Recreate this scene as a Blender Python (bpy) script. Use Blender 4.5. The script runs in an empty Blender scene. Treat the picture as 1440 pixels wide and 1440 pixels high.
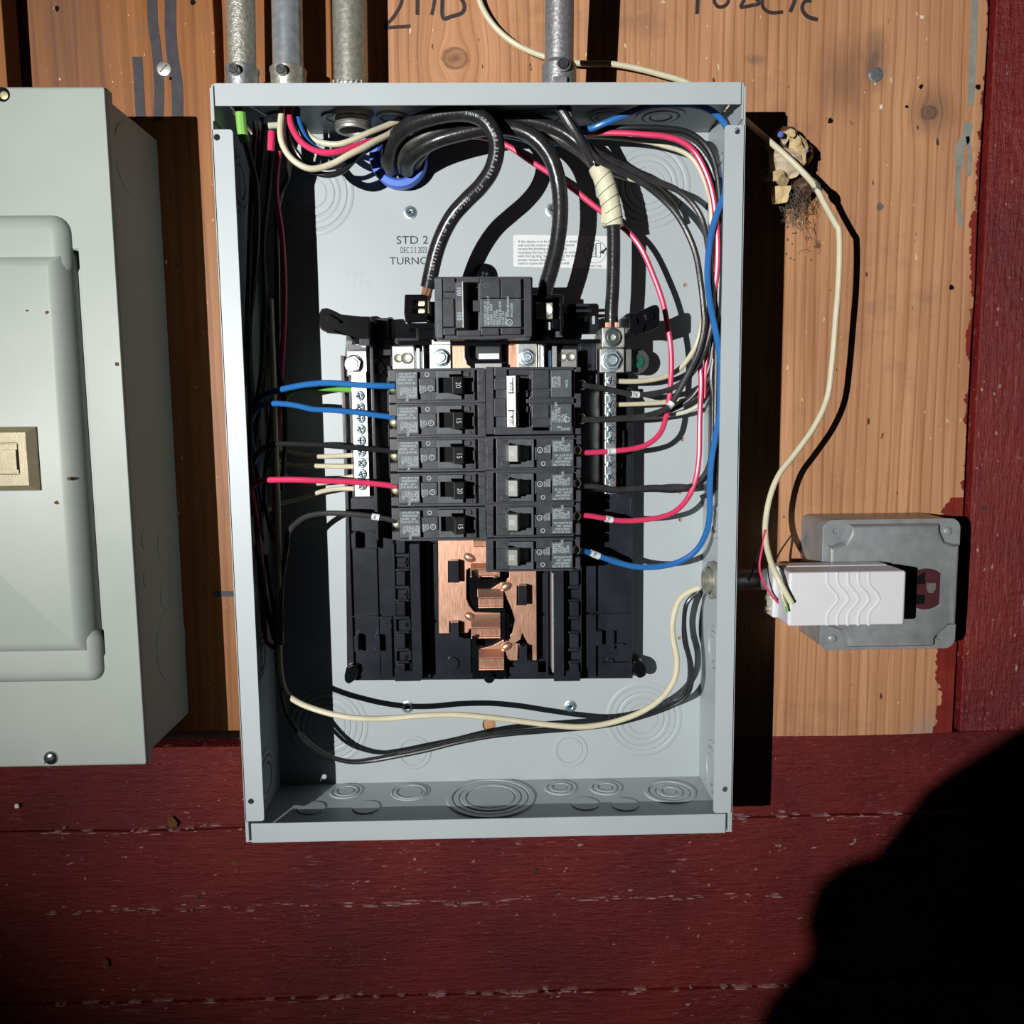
import bpy, bmesh, math, random
from mathutils import Vector, Matrix, Euler, noise
from mathutils.geometry import tessellate_polygon
random.seed(7)
SC = bpy.context.scene
COL = SC.collection
# ------------------------------------------------------------------ camera, world, lamp, exposure
Z0 = 1.2                                  # the bottom of the new enclosure is 1.2 m above the floor
FPX = 1187.84
CAMP = Vector((0.187264, -0.697008, 0.311399 + Z0))
CAME = Euler((math.pi/2 - 0.112354, 0.0107442, -0.0220737), 'XYZ')
cd = bpy.data.cameras.new('camera'); cam = bpy.data.objects.new('camera', cd); COL.objects.link(cam)
cam.location = CAMP; cam.rotation_euler = CAME
cd.sensor_width = 36; cd.lens = 36*FPX/1440; cd.clip_start = 0.01
SC.camera = cam
w = bpy.data.worlds.new('world'); SC.world = w; w.use_nodes = True
w.node_tree.nodes['Background'].inputs[0].default_value = (0.75, 0.82, 1.0, 1)
w.node_tree.nodes['Background'].inputs[1].default_value = 0.006
ld = bpy.data.lights.new('work_lamp', 'SPOT'); lamp = bpy.data.objects.new('work_lamp', ld); COL.objects.link(lamp)
LAMP = Vector((-0.4404, -1.3623, 0.3525 + Z0))
lamp.location = LAMP
LAMP_AIM = Vector((0.34, 0.0, 0.47 + Z0))
lamp.rotation_euler = (LAMP_AIM - LAMP).to_track_quat('-Z', 'Y').to_euler()
ld.energy = 107; ld.spot_size = math.radians(70); ld.spot_blend = 1.0; ld.shadow_soft_size = 0.003
ld.color = (1.0, 0.985, 0.95)
SC.view_settings.view_transform = 'Standard'; SC.view_settings.look = 'None'
SC.cycles.diffuse_bounces = 1
SC.view_settings.exposure = 0.0; SC.view_settings.gamma = 1; SC.view_settings.use_curve_mapping = False

_M = CAME.to_matrix()
def P(px, py, h):
    """world point at height h off the wall that the photograph shows at pixel (px, py)"""
    d = _M @ Vector(((px-720)/FPX, (720-py)/FPX, -1.0))
    return CAMP + d*((-h - CAMP.y)/d.y)
def XZ(px, py, h):
    v = P(px, py, h); return (v.x, v.z)
def PH(px, py, z):
    """world point on the horizontal plane z"""
    d = _M @ Vector(((px-720)/FPX, (720-py)/FPX, -1.0))
    return CAMP + d*((z - CAMP.z)/d.z)
def PX(px, py, x):
    d = _M @ Vector(((px-720)/FPX, (720-py)/FPX, -1.0))
    return CAMP + d*((x - CAMP.x)/d.x)

# ------------------------------------------------------------------ materials
def newmat(name):
    m = bpy.data.materials.new(name); m.use_nodes = True
    nt = m.node_tree; b = nt.nodes['Principled BSDF']
    return m, nt, b
def setp(b, col=None, rough=None, metal=None, spec=None, coat=None):
    if col is not None: b.inputs['Base Color'].default_value = (*col, 1)
    if rough is not None: b.inputs['Roughness'].default_value = rough
    if metal is not None: b.inputs['Metallic'].default_value = metal
    if spec is not None: b.inputs['Specular IOR Level'].default_value = spec
    if coat is not None: b.inputs['Coat Weight'].default_value = coat
def N(nt, t, **k):
    n = nt.nodes.new(t)
    for a, v in k.items(): setattr(n, a, v)
    return n
def noise_n(nt, vec, scale, detail=3, rough=.55, dist=0):
    n = N(nt, 'ShaderNodeTexNoise'); n.inputs['Scale'].default_value = scale; n.inputs['Detail'].default_value = detail
    n.inputs['Roughness'].default_value = rough; n.inputs['Distortion'].default_value = dist
    if vec is not None: nt.links.new(vec, n.inputs['Vector'])
    return n.outputs['Fac']
def mapping(nt, sc, src='Position', loc=(0, 0, 0)):
    mp = N(nt, 'ShaderNodeMapping'); mp.inputs['Scale'].default_value = sc; mp.inputs['Location'].default_value = loc
    if src == 'Position': nt.links.new(N(nt, 'ShaderNodeNewGeometry').outputs['Position'], mp.inputs['Vector'])
    else: nt.links.new(N(nt, 'ShaderNodeTexCoord').outputs[src], mp.inputs['Vector'])
    return mp.outputs['Vector']
def ramp(nt, fac, stops):
    r = N(nt, 'ShaderNodeValToRGB'); nt.links.new(fac, r.inputs['Fac'])
    e = r.color_ramp.elements
    e[0].position, e[0].color = stops[0][0], (*stops[0][1], 1)
    e[1].position, e[1].color = stops[-1][0], (*stops[-1][1], 1)
    for p_, c_ in stops[1:-1]:
        q = e.new(p_); q.color = (*c_, 1)
    return r.outputs['Color']
def mix(nt, fac, a, b_, mode='MIX'):
    m = N(nt, 'ShaderNodeMix', data_type='RGBA', blend_type=mode)
    for s, v in ((0, fac), (6, a), (7, b_)):
        if isinstance(v, (int, float)): m.inputs[s].default_value = v
        elif isinstance(v, tuple): m.inputs[s].default_value = (*v, 1)
        else: nt.links.new(v, m.inputs[s])
    return m.outputs[2]
def math_n(nt, op, a, b_=None, c=None):
    m = N(nt, 'ShaderNodeMath', operation=op)
    for i, v in enumerate((a, b_, c)):
        if v is None: continue
        if isinstance(v, (int, float)): m.inputs[i].default_value = v
        else: nt.links.new(v, m.inputs[i])
    return m.outputs[0]
def bump(nt, b, hgt, strength, dist=0.001, prev=None):
    n = N(nt, 'ShaderNodeBump'); n.inputs['Strength'].default_value = strength; n.inputs['Distance'].default_value = dist
    nt.links.new(hgt, n.inputs['Height'])
    if prev is not None: nt.links.new(prev, n.inputs['Normal'])
    nt.links.new(n.outputs['Normal'], b.inputs['Normal']); return n.outputs['Normal']

def simple(name, col, rough=.45, metal=0, spec=.5, var=.12, vs=60, bs=.0, bscale=400, coat=None):
    m, nt, b = newmat(name); setp(b, col, rough, metal, spec, coat)
    v = mapping(nt, (1, 1, 1))
    if var:
        f = noise_n(nt, v, vs, 4)
        c0 = tuple(max(0, c*(1-var)) for c in col); c1 = tuple(min(1, c*(1+var)) for c in col)
        nt.links.new(ramp(nt, f, [(.3, c0), (.7, c1)]), b.inputs['Base Color'])
    if bs: bump(nt, b, noise_n(nt, v, bscale, 3), bs, .0005)
    return m
M = {}
M['new_grey'] = simple('light_grey_enamel', (.475, .53, .555), .42, 0, .4, .03, 14, .03, 900)
M['ink'] = simple('dark_ink', (.03, .035, .045), .6, 0, .3, 0)
M['black'] = simple('glossy_black_plastic', (.006, .0065, .008), .13, 0, .35, .2, 40, .05, 300)
M['tray'] = simple('black_tray_plastic', (.021, .024, .032), .22, 0, .5, .35, 35, .12, 160)
def worn_glint_plastic(name, col, rough, edge_col, amt=.75):
    """moulded plastic with pale edges: rubbed wear plus edge highlights put into the colour (bevel-node edge mask)"""
    m, nt, b = newmat(name); setp(b, col, rough, 0, .5)
    v = mapping(nt, (1, 1, 1)); f = noise_n(nt, v, 150, 4)
    c = ramp(nt, f, [(.3, tuple(q*.8 for q in col)), (.7, tuple(q*1.2 for q in col))])
    bv = N(nt, 'ShaderNodeBevel', samples=6); bv.inputs['Radius'].default_value = .00045
    g = N(nt, 'ShaderNodeNewGeometry'); dt = N(nt, 'ShaderNodeVectorMath', operation='DOT_PRODUCT')
    nt.links.new(bv.outputs[0], dt.inputs[0]); nt.links.new(g.outputs['Normal'], dt.inputs[1])
    e = ramp(nt, dt.outputs['Value'], [(.70, (amt,)*3), (.97, (0, 0, 0))])
    e = math_n(nt, 'MULTIPLY', e, ramp(nt, noise_n(nt, v, 260, 3), [(.38, (.25,)*3), (.6, (1,)*3)]))
    nt.links.new(mix(nt, e, c, edge_col), b.inputs['Base Color'])
    bump(nt, b, noise_n(nt, v, 900, 3), .15, .0005); return m
M['breaker'] = worn_glint_plastic('charcoal_breaker_plastic', (.050, .053, .062), .30, (.32, .34, .36))
M['breaker_hi'] = worn_glint_plastic('worn_grey_breaker_plastic', (.085, .098, .112), .32, (.36, .38, .40))
M['handle'] = simple('dark_handle_plastic', (.02, .02, .02), .42, 0, .5, .1, 150)
M['handle_lit_grey'] = simple('lit_grey_handle_plastic', (.16, .17, .15), .42, 0, .5, .1, 150)  # right-column handles: the light they catch is put into this paler colour
M['silver_face'] = simple('silver_painted_handle_face', (.40, .40, .39), .4, .2, .5, .15, 300)
M['print'] = simple('white_print', (.55, .62, .66), .6, 0, .3, 0)
M['label'] = simple('white_label_paper', (.80, .84, .86), .6, 0, .3, .02, 60)
M['steel'] = simple('zinc_plated_steel', (.62, .66, .68), .27, 1, .5, .15, 200, .1, 500)
M['zinc'] = simple('blue_tinted_zinc', (.50, .62, .68), .38, .8, .5, .25, 300, .1, 500)
M['alu'] = simple('bright_aluminium', (.80, .80, .78), .32, 1, .5, .08, 120, .1, 700)
M['alu_dull'] = simple('dull_aluminium', (.50, .50, .46), .5, .9, .5, .15, 300, .2, 900)
M['brass'] = simple('brass_screw', (.72, .68, .42), .35, .9, .5, .2, 300)
M['green_screw'] = simple('green_screw_lacquer', (.02, .32, .20), .25, .5, .5, .3, 400)
M['copper'] = None
M['bush'] = simple('blue_bushing_plastic', (.07, .19, .78), .4, 0, .5, .1, 100)
M['red_w'] = simple('red_wire_insulation', (.80, .050, .150), .32, 0, .5, .05, 60)
M['blue_w'] = simple('blue_wire_insulation', (.024, .165, .49), .3, 0, .5, .05, 60)
M['black_w'] = simple('black_wire_insulation', (.02, .021, .023), .28, 0, .5, .1, 60, .1, 500)
M['grey_w'] = simple('scuffed_black_insulation', (.04, .041, .044), .33, 0, .5, .3, 120, .25, 600)
M['cream_w'] = simple('cream_wire_insulation', (.74, .69, .50), .4, 0, .4, .06, 90)
M['white_w'] = simple('white_wire_insulation', (.78, .77, .66), .4, 0, .4, .05, 90)
M['green_w'] = simple('green_wire_insulation', (.16, .48, .07), .35, 0, .5, .05, 90)
M['lime'] = simple('light_green_tape', (.26, .60, .13), .4, 0, .5, .05, 90)
M['tape'] = simple('off_white_tape', (.76, .74, .54), .5, 0, .4, .07, 70, .3, 200)
M['rubber'] = simple('black_cable_jacket', (.022, .022, .024), .27, 0, .5, .35, 130, .35, 350)
M['jacket_old'] = simple('dusty_black_cable_jacket', (.045, .043, .04), .42, 0, .5, .5, 110, .5, 300)
M['white_plastic'] = simple('white_plastic_case', (.76, .76, .80), .35, 0, .5, .02, 60)
M['brown'] = simple('maroon_bakelite', (.075, .022, .028), .35, 0, .5, .1, 100, .1, 300)
M['dark'] = simple('dark_void', (.006, .006, .006), .8, 0, .1, 0)
M['card'] = simple('tan_paper', (.60, .45, .24), .75, 0, .2, .3, 90, .5, 300)
M['card_pale'] = simple('pale_brown_paper', (.62, .50, .36), .75, 0, .2, .25, 60, .5, 300)
M['fuzz'] = simple('dusty_cobweb', (.16, .14, .11), .9, 0, .1, .3, 200)
M['bluebit'] = simple('blue_scrap', (.12, .22, .60), .5, 0, .3, .1, 100)
M['grey_paint'] = simple('grey_paint_drip', (.30, .31, .27), .5, 0, .4, .15, 120, .2, 400)
M['dark_paint'] = simple('dark_grey_paint_stroke', (.055, .05, .06), .6, 0, .3, .2, 120)
M['marker'] = simple('black_marker_stroke', (.05, .035, .035), .6, 0, .3, .25, 160)
M['sleeve'] = simple('dark_jacket_cloth', (.03, .03, .035), .9, 0, .1, .2, 60, .3, 300)
M['skin'] = simple('skin', (.45, .27, .19), .5, 0, .4, .1, 60)
M['hair'] = simple('dark_hair', (.02, .014, .01), .6, 0, .3, .2, 100)
M['rust'] = simple('rust_spot', (.12, .05, .015), .8, 0, .2, .4, 300)
M['bronze'] = simple('bronze_latch', (.27, .235, .155), .42, .35, .5, .1, 160, .15, 900)

def mk_copper():
    m, nt, b = newmat('brushed_copper'); setp(b, (.8, .42, .27), .3, .8)
    v = mapping(nt, (1500, 1500, 90)); f = noise_n(nt, v, 1, 4)
    v2 = mapping(nt, (1, 1, 1)); g = noise_n(nt, v2, 90, 4)
    c = ramp(nt, f, [(.3, (.78, .40, .27)), (.7, (1.0, .62, .46))])
    c = mix(nt, math_n(nt, 'MULTIPLY', g, .6), c, (.55, .30, .2), 'MIX')
    nt.links.new(c, b.inputs['Base Color'])
    nt.links.new(ramp(nt, f, [(.2, (.28,)*3), (.8, (.46,)*3)]), b.inputs['Roughness'])
    bump(nt, b, f, .2, .0002); return m
M['copper'] = mk_copper()

def mk_oldgrey():
    m, nt, b = newmat('old_grey_enamel'); setp(b, (.42, .46, .43), .42, 0, .28)
    v = mapping(nt, (1, 1, 1))
    f = noise_n(nt, v, 9, 5); c = ramp(nt, f, [(.3, (.32, .36, .335)), (.7, (.38, .42, .39))])
    g = noise_n(nt, v, 55, 6, .7); gm = ramp(nt, g, [(.70, (0, 0, 0)), (.74, (1, 1, 1))])
    c = mix(nt, gm, c, (.16, .11, .06))
    nt.links.new(c, b.inputs['Base Color'])
    bump(nt, b, noise_n(nt, v, 500, 3), .06, .0004); return m
M['old_grey'] = mk_oldgrey()

def mk_galv(name, col, sc, strength, rough=.4):
    m, nt, b = newmat(name); setp(b, col, rough, .6)
    v = mapping(nt, (1, 1, 1)); f = noise_n(nt, v, sc, 4)
    nt.links.new(ramp(nt, f, [(.3, tuple(c*.6 for c in col)), (.7, col)]), b.inputs['Base Color'])
    bump(nt, b, f, strength, .001); return m
M['galv_rough'] = mk_galv('rough_galvanised_steel', (.60, .60, .52), 420, .9, .42)
M['galv_smooth'] = mk_galv('smooth_galvanised_steel', (.55, .60, .64), 130, .12, .33)
M['galv_olive'] = mk_galv('olive_galvanised_steel', (.52, .52, .45), 300, .35, .42)
M['galv_dark'] = mk_galv('grey_speckled_conduit_steel', (.42, .43, .45), 500, .3, .4)
M['cast'] = mk_galv('cast_grey_metal', (.38, .40, .41), 260, .5, .42)
M['box_grey'] = simple('worn_grey_box_paint', (.29, .305, .32), .38, .15, .5, .16, 70, .3, 240)

def sep_pos(nt):
    sx = N(nt, 'ShaderNodeSeparateXYZ'); nt.links.new(N(nt, 'ShaderNodeNewGeometry').outputs['Position'], sx.inputs[0]); return sx.outputs
def dist_to(nt, x, z, sx=1., sz=1.):
    o = sep_pos(nt)
    a = math_n(nt, 'MULTIPLY', math_n(nt, 'SUBTRACT', o[0], x), sx); b = math_n(nt, 'MULTIPLY', math_n(nt, 'SUBTRACT', o[2], z), sz)
    return math_n(nt, 'SQRT', math_n(nt, 'ADD', math_n(nt, 'MULTIPLY', a, a), math_n(nt, 'MULTIPLY', b, b)))
def mk_wood(name, dark, light, edge=None, knots=(), stains=(), k=1.0):
    m, nt, b = newmat(name); setp(b, light, .5, 0, .35)
    # knots bend the grain lines round them
    geo = N(nt, 'ShaderNodeNewGeometry').outputs['Position']; vec = geo
    bend = None
    for (x, z, r) in knots:
        d = dist_to(nt, x, z); o = sep_pos(nt)
        w_ = math_n(nt, 'DIVIDE', r*r*.9, math_n(nt, 'ADD', math_n(nt, 'MULTIPLY', d, d), r*r*.35))
        sh = math_n(nt, 'MULTIPLY', w_, math_n(nt, 'SUBTRACT', x, o[0])); bend = sh if bend is None else math_n(nt, 'ADD', bend, sh)
    if bend is not None:
        cx = N(nt, 'ShaderNodeCombineXYZ'); nt.links.new(bend, cx.inputs[0])
        va = N(nt, 'ShaderNodeVectorMath', operation='ADD'); nt.links.new(geo, va.inputs[0]); nt.links.new(cx.outputs[0], va.inputs[1]); vec = va.outputs[0]
    def mp_(sc, loc=(0, 0, 0)):
        q = N(nt, 'ShaderNodeMapping'); q.inputs['Scale'].default_value = sc; q.inputs['Location'].default_value = loc
        nt.links.new(vec, q.inputs['Vector']); return q.outputs['Vector']
    fib = noise_n(nt, mp_((420, 420, 9)), 1, 4, .6); f = noise_n(nt, mp_((75, 75, 2.4)), 1, 6, .65, .8); big = noise_n(nt, mp_((7, 7, 2.0)), 1, 5, .6)
    wv = N(nt, 'ShaderNodeTexWave', wave_type='BANDS', bands_direction='X', wave_profile='SAW'); wv.inputs['Scale'].default_value = 34*k
    wv.inputs['Distortion'].default_value = 7; wv.inputs['Detail'].default_value = 3; wv.inputs['Detail Scale'].default_value = .8
    nt.links.new(mp_((1, 1, .07)), wv.inputs['Vector'])
    c = ramp(nt, f, [(.25, dark), (.5, tuple((a+d)/2 for a, d in zip(dark, light))), (.72, light)])
    line = ramp(nt, wv.outputs['Fac'], [(.0, (1, 1, 1)), (.72, (.96, .93, .90)), (.93, (.62, .52, .45)), (1, (.9, .85, .8))])
    c = mix(nt, math_n(nt, 'MULTIPLY', noise_n(nt, mp_((14, 14, 3), (5, 1, 3)), 1, 3), 1.15), c, line, 'MULTIPLY')
    c = mix(nt, .55, c, ramp(nt, fib, [(.3, (.72, .68, .64)), (.65, (1.08, 1.08, 1.08))]), 'MULTIPLY')
    c = mix(nt, .9, c, ramp(nt, big, [(.28, (.62, .55, .52)), (.5, (.92, .90, .88)), (.68, (1.06, 1.06, 1.06))]), 'MULTIPLY')
    smg = noise_n(nt, mp_((9, 9, 14), (2, 7, 1)), 1, 5, .7)
    c = mix(nt, ramp(nt, smg, [(.56, (0, 0, 0)), (.72, (.42,)*3)]), c, (.17, .10, .085))
    for (x, z, r) in knots:
        d = dist_to(nt, x, z, 1, 1.25); dd = math_n(nt, 'ADD', d, math_n(nt, 'MULTIPLY', math_n(nt, 'SUBTRACT', noise_n(nt, mp_((1, 1, 1)), 130, 3), .5), r*.5))
        rg = math_n(nt, 'DIVIDE', dd, r)
        c = mix(nt, ramp(nt, rg, [(.0, (.85,)*3), (.55, (.35,)*3), (.8, (.75,)*3), (.92, (.15,)*3), (1.0, (0, 0, 0))]), c, (.13, .065, .035))
    for (x, z, r, ex, st) in stains:
        d = math_n(nt, 'DIVIDE', dist_to(nt, x, z, 1, ex), r)
        d = math_n(nt, 'ADD', d, math_n(nt, 'MULTIPLY', math_n(nt, 'SUBTRACT', noise_n(nt, mp_((1, 1, .5)), 80, 4, .6), .5), .9))
        c = mix(nt, ramp(nt, d, [(.2, (st,)*3), (1, (0, 0, 0))]), c, (.10, .075, .07))
    for sc, loc, lo, col in ((230, (0, 0, 0), .715, (.86, .66, .44)), (150, (3, 1, 2), .71, (.08, .045, .03)), (330, (8, 4, 2), .735, (.85, .62, .40))):
        sp = noise_n(nt, mp_((1, 1, .45), loc), sc, 2, .5)
        c = mix(nt, ramp(nt, sp, [(lo, (0, 0, 0)), (lo+.03, (1, 1, 1))]), c, col)
    if edge is not None:
        x0, z1 = edge; o = sep_pos(nt)
        wob = math_n(nt, 'MULTIPLY', math_n(nt, 'SUBTRACT', noise_n(nt, mapping(nt, (1, 1, 1)), 22, 5, .7), .5), .040)
        xx = math_n(nt, 'ADD', o[0], wob)
        low = math_n(nt, 'MULTIPLY', math_n(nt, 'LESS_THAN', o[2], z1), .014); xx = math_n(nt, 'ADD', xx, low)
        gm = ramp(nt, math_n(nt, 'MULTIPLY', math_n(nt, 'SUBTRACT', xx, x0-.034), 28), [(.0, (0, 0, 0)), (1, (.85,)*3)])
        gmz = math_n(nt, 'MULTIPLY', gm, ramp(nt, math_n(nt, 'ADD', math_n(nt, 'MULTIPLY', math_n(nt, 'SUBTRACT', o[2], z1-.20), 14), noise_n(nt, mapping(nt, (1, 1, 1)), 25, 4)), [(.35, (1,)*3), (.8, (0, 0, 0))]))
        c = mix(nt, gmz, c, (.30, .29, .26))
        bt = ramp(nt, math_n(nt, 'MULTIPLY', math_n(nt, 'SUBTRACT', o[2], z1-.247), 100), [(.0, (.8,)*3), (.9, (0, 0, 0))])
        c = mix(nt, math_n(nt, 'MULTIPLY', bt, noise_n(nt, mapping(nt, (1, 1, 1)), 60, 4)), c, (.33, .32, .28))
        rc = ramp(nt, noise_n(nt, mapping(nt, (1, 1, 1)), 30, 3), [(.3, (.17, .018, .015)), (.7, (.25, .03, .022))])
        c = mix(nt, math_n(nt, 'GREATER_THAN', xx, x0), c, rc)
    nt.links.new(c, b.inputs['Base Color'])
    hh = math_n(nt, 'ADD', math_n(nt, 'MULTIPLY', fib, .7), math_n(nt, 'SUBTRACT', f, math_n(nt, 'MULTIPLY', math_n(nt, 'POWER', wv.outputs['Fac'], 6), .7)))
    bump(nt, b, hh, .6, .0007)
    return m
def kp(px, py, rpx): q = P(px, py, 0); return (q.x, q.z, rpx/1704)
M['wood_left'] = mk_wood('orange_fir_board', (.26, .095, .026), (.42, .180, .058), stains=[(P(90, 40, 0).x, P(90, 40, 0).z, .05, .5, .35)], k=.5)
_k1 = kp(640, 82, 20); _k2 = kp(1307, 158, 13); _s1 = P(1232, 82, 0); _s2 = P(1190, 110, 0); _s3 = P(1255, 160, 0); _s4 = P(1060, 84, 0)
xr_edge = P(1372, 300, .0).x
M['wood'] = mk_wood('brown_fir_board', (.50, .240, .118), (.74, .405, .225), edge=(xr_edge, P(1300, 700, 0).z), knots=[_k1, _k2],
                    stains=[(_s1.x, _s1.z, .012, .45, .7), (_s2.x, _s2.z, .030, .8, .45), (_k2[0]+.002, _k2[1]+.002, .024, .9, .55), (_s4.x, _s4.z, .011, 2.2, .5)])
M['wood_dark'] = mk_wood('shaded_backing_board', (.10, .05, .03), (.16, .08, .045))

def mk_red(name='dark_red_paint', hor=True, k=1.0):
    m, nt, b = newmat(name); setp(b, (.2, .02, .02), .36, 0, .45)
    sc = (1, 1, 7) if hor else (6, 1, 1)
    f = noise_n(nt, mapping(nt, (1, 1, 1)), 7, 5, .6)
    c = ramp(nt, f, [(.3, (.105*k, .010*k, .014*k)), (.5, (.155*k, .014*k, .013*k)), (.7, (.21*k, .020*k, .014*k))])
    patch = ramp(nt, noise_n(nt, mapping(nt, (1, 1, 1), loc=(7, 7, 7)), 9, 4, .6), [(.40, (0, 0, 0)), (.62, (1, 1, 1))])
    g = noise_n(nt, mapping(nt, sc), 60, 5, .7)
    c = mix(nt, math_n(nt, 'MULTIPLY', patch, ramp(nt, g, [(.60, (0, 0, 0)), (.70, (.85,)*3)])), c, (.42, .20, .19))
    g2 = noise_n(nt, mapping(nt, (1, 1, 1.8) if hor else (1.8, 1, 1), loc=(4, 2, 7)), 120, 3, .55)
    c = mix(nt, ramp(nt, g2, [(.69, (0, 0, 0)), (.715, (.8,)*3)]), c, (.50, .34, .31))
    g4 = noise_n(nt, mapping(nt, (1, 1, 3) if hor else (3, 1, 1), loc=(1, 5, 3)), 40, 6, .75)
    c = mix(nt, math_n(nt, 'MULTIPLY', patch, ramp(nt, g4, [(.63, (0, 0, 0)), (.67, (.8,)*3)])), c, (.36, .22, .22))
    g3 = noise_n(nt, mapping(nt, (1, 1, 1), loc=(9, 2, 3)), 75, 4, .6)
    c = mix(nt, ramp(nt, g3, [(.69, (0, 0, 0)), (.72, (1,)*3)]), c, (.03, .018, .015))
    nt.links.new(c, b.inputs['Base Color'])
    h1 = noise_n(nt, mapping(nt, sc), 34, 6, .7)
    n1 = bump(nt, b, h1, .9, .004)
    n2 = bump(nt, b, noise_n(nt, mapping(nt, (1, 1, 1.5)), 95, 5, .7), .7, .0028, n1)
    bump(nt, b, noise_n(nt, mapping(nt, (1, 1, 1)), 14, 4, .6), .6, .006, n2)
    nt.links.new(ramp(nt, f, [(.2, (.24,)*3), (.8, (.40,)*3)]), b.inputs['Roughness'])
    return m
M['red'] = mk_red()
M['red_v'] = mk_red('dark_red_paint_on_post', False, 1.3)

# ------------------------------------------------------------------ mesh helpers
class MB:
    def __init__(s): s.bm = bmesh.new()
    def plate(s, pts, h0, h1, holes=(), top=None):
        """outline pts (x, z) extruded from height h0 to h1 off the wall; top: optional per-vertex heights for the front"""
        loops = [list(pts)] + [list(q) for q in holes]
        tri = tessellate_polygon([[Vector((a, c, 0)) for a, c in L] for L in loops])
        flat = [q for L in loops for q in L]
        fr = [s.bm.verts.new((a, -(h1 if top is None else top[i]), c)) for i, (a, c) in enumerate(flat)]
        bk = [s.bm.verts.new((a, -h0, c)) for a, c in flat]
        for t in tri:
            try: s.bm.faces.new([fr[i] for i in t]); s.bm.faces.new([bk[i] for i in reversed(t)])
            except ValueError: pass
        k = 0
        for L in loops:
            n = len(L)
            for i in range(n):
                a, c = k+i, k+(i+1) % n
                try: s.bm.faces.new((fr[a], fr[c], bk[c], bk[a]))
                except ValueError: pass
            k += n
        return s
    def box(s, x0, x1, z0, z1, h0, h1):
        if x0 > x1: x0, x1 = x1, x0
        if z0 > z1: z0, z1 = z1, z0
        return s.plate([(x0, z0), (x1, z0), (x1, z1), (x0, z1)], h0, h1)
    def pbox(s, px0, py0, px1, py1, hf, hb):
        a = P(px0, (py0+py1)/2, hf).x; b = P(px1, (py0+py1)/2, hf).x
        c = P((px0+px1)/2, py0, hf).z; d = P((px0+px1)/2, py1, hf).z
        return s.box(a, b, d, c, hb, hf)
    def pplate(s, pts, hf, hb, holes=()):
        return s.plate([XZ(x, y, hf) for x, y in pts], hb, hf, [[XZ(x, y, hf) for x, y in q] for q in holes])
    def lathe(s, c, axis, prof, seg=24, squash=None):
        """prof: (radius, offset along axis) list"""
        ax = Vector(axis).normalized(); u = ax.orthogonal().normalized(); v = ax.cross(u)
        c = Vector(c); rings = []
        for r, t in prof:
            if r <= 1e-7: rings.append([s.bm.verts.new(c+ax*t)])
            else: rings.append([s.bm.verts.new(c+ax*t+(u*math.cos(2*math.pi*i/seg)+v*math.sin(2*math.pi*i/seg))*r) for i in range(seg)])
        for A, B in zip(rings, rings[1:]):
            if len(A) == 1 and len(B) == 1: continue
            for i in range(seg):
                j = (i+1) % seg
                try:
                    if len(A) == 1: s.bm.faces.new((A[0], B[j], B[i]))
                    elif len(B) == 1: s.bm.faces.new((A[i], A[j], B[0]))
                    else: s.bm.faces.new((A[i], A[j], B[j], B[i]))
                except ValueError: pass
        return s
    def cyl(s, c, axis, r, L, seg=20, bev=.15):
        b_ = min(r, L)*bev
        return s.lathe(c, axis, [(0, 0), (r, 0), (r, L-b_), (r-b_, L), (0, L)], seg)
    def tube(s, pts, r, seg=10, rr=None, flat=1.0):
        n = len(pts); prev = None; rings = []
        for i, p in enumerate(pts):
            d = (pts[min(i+1, n-1)] - pts[max(i-1, 0)])
            if d.length < 1e-9: d = Vector((0, 0, 1))
            d.normalize()
            u = Vector((0, -1, 0)) - d*Vector((0, -1, 0)).dot(d) if prev is None else prev - d*prev.dot(d)
            if u.length < 1e-4: u = d.orthogonal()
            u.normalize(); prev = u; v = d.cross(u)
            R_ = r if rr is None else rr[i]
            rings.append([s.bm.verts.new(p+(u*math.cos(2*math.pi*k/seg)*flat+v*math.sin(2*math.pi*k/seg))*R_) for k in range(seg)])
        for A, B in zip(rings, rings[1:]):
            for k in range(seg):
                j = (k+1) % seg; s.bm.faces.new((A[k], A[j], B[j], B[k]))
        s.bm.faces.new(list(reversed(rings[0]))); s.bm.faces.new(rings[-1])
        return s
    def mesh_add(s, me, mat4):
        n0 = len(s.bm.verts); s.bm.from_mesh(me); s.bm.verts.ensure_lookup_table()
        for v in s.bm.verts[n0:]: v.co = mat4 @ v.co
        return s
    def text(s, txt, x, z, h, size, ang=0, align='LEFT', thick=.00012, sx=1.0):
        """flat lettering facing the room, lower left at (x, z)"""
        me = text_mesh(txt, align)
        m = Matrix.Translation((x, -h, z)) @ Matrix.Rotation(-ang, 4, 'Y') @ Matrix.Rotation(math.pi/2, 4, 'X') @ Matrix.Diagonal((size*sx, size, thick, 1))
        return s.mesh_add(me, m)
    def ribbon(s, pts, wd, h0, h1):
        L, R_ = [], []
        for i, p in enumerate(pts):
            a = Vector(pts[max(i-1, 0)]); b = Vector(pts[min(i+1, len(pts)-1)]); d = (b-a)
            d = d.normalized() if d.length > 0 else Vector((1, 0)); n = Vector((-d.y, d.x))*wd/2
            L.append((p[0]+n.x, p[1]+n.y)); R_.append((p[0]-n.x, p[1]-n.y))
        for i in range(len(pts)-1):
            s.plate([L[i], R_[i], R_[i+1], L[i+1]], h0, h1)
        return s
_tm = {}
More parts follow.
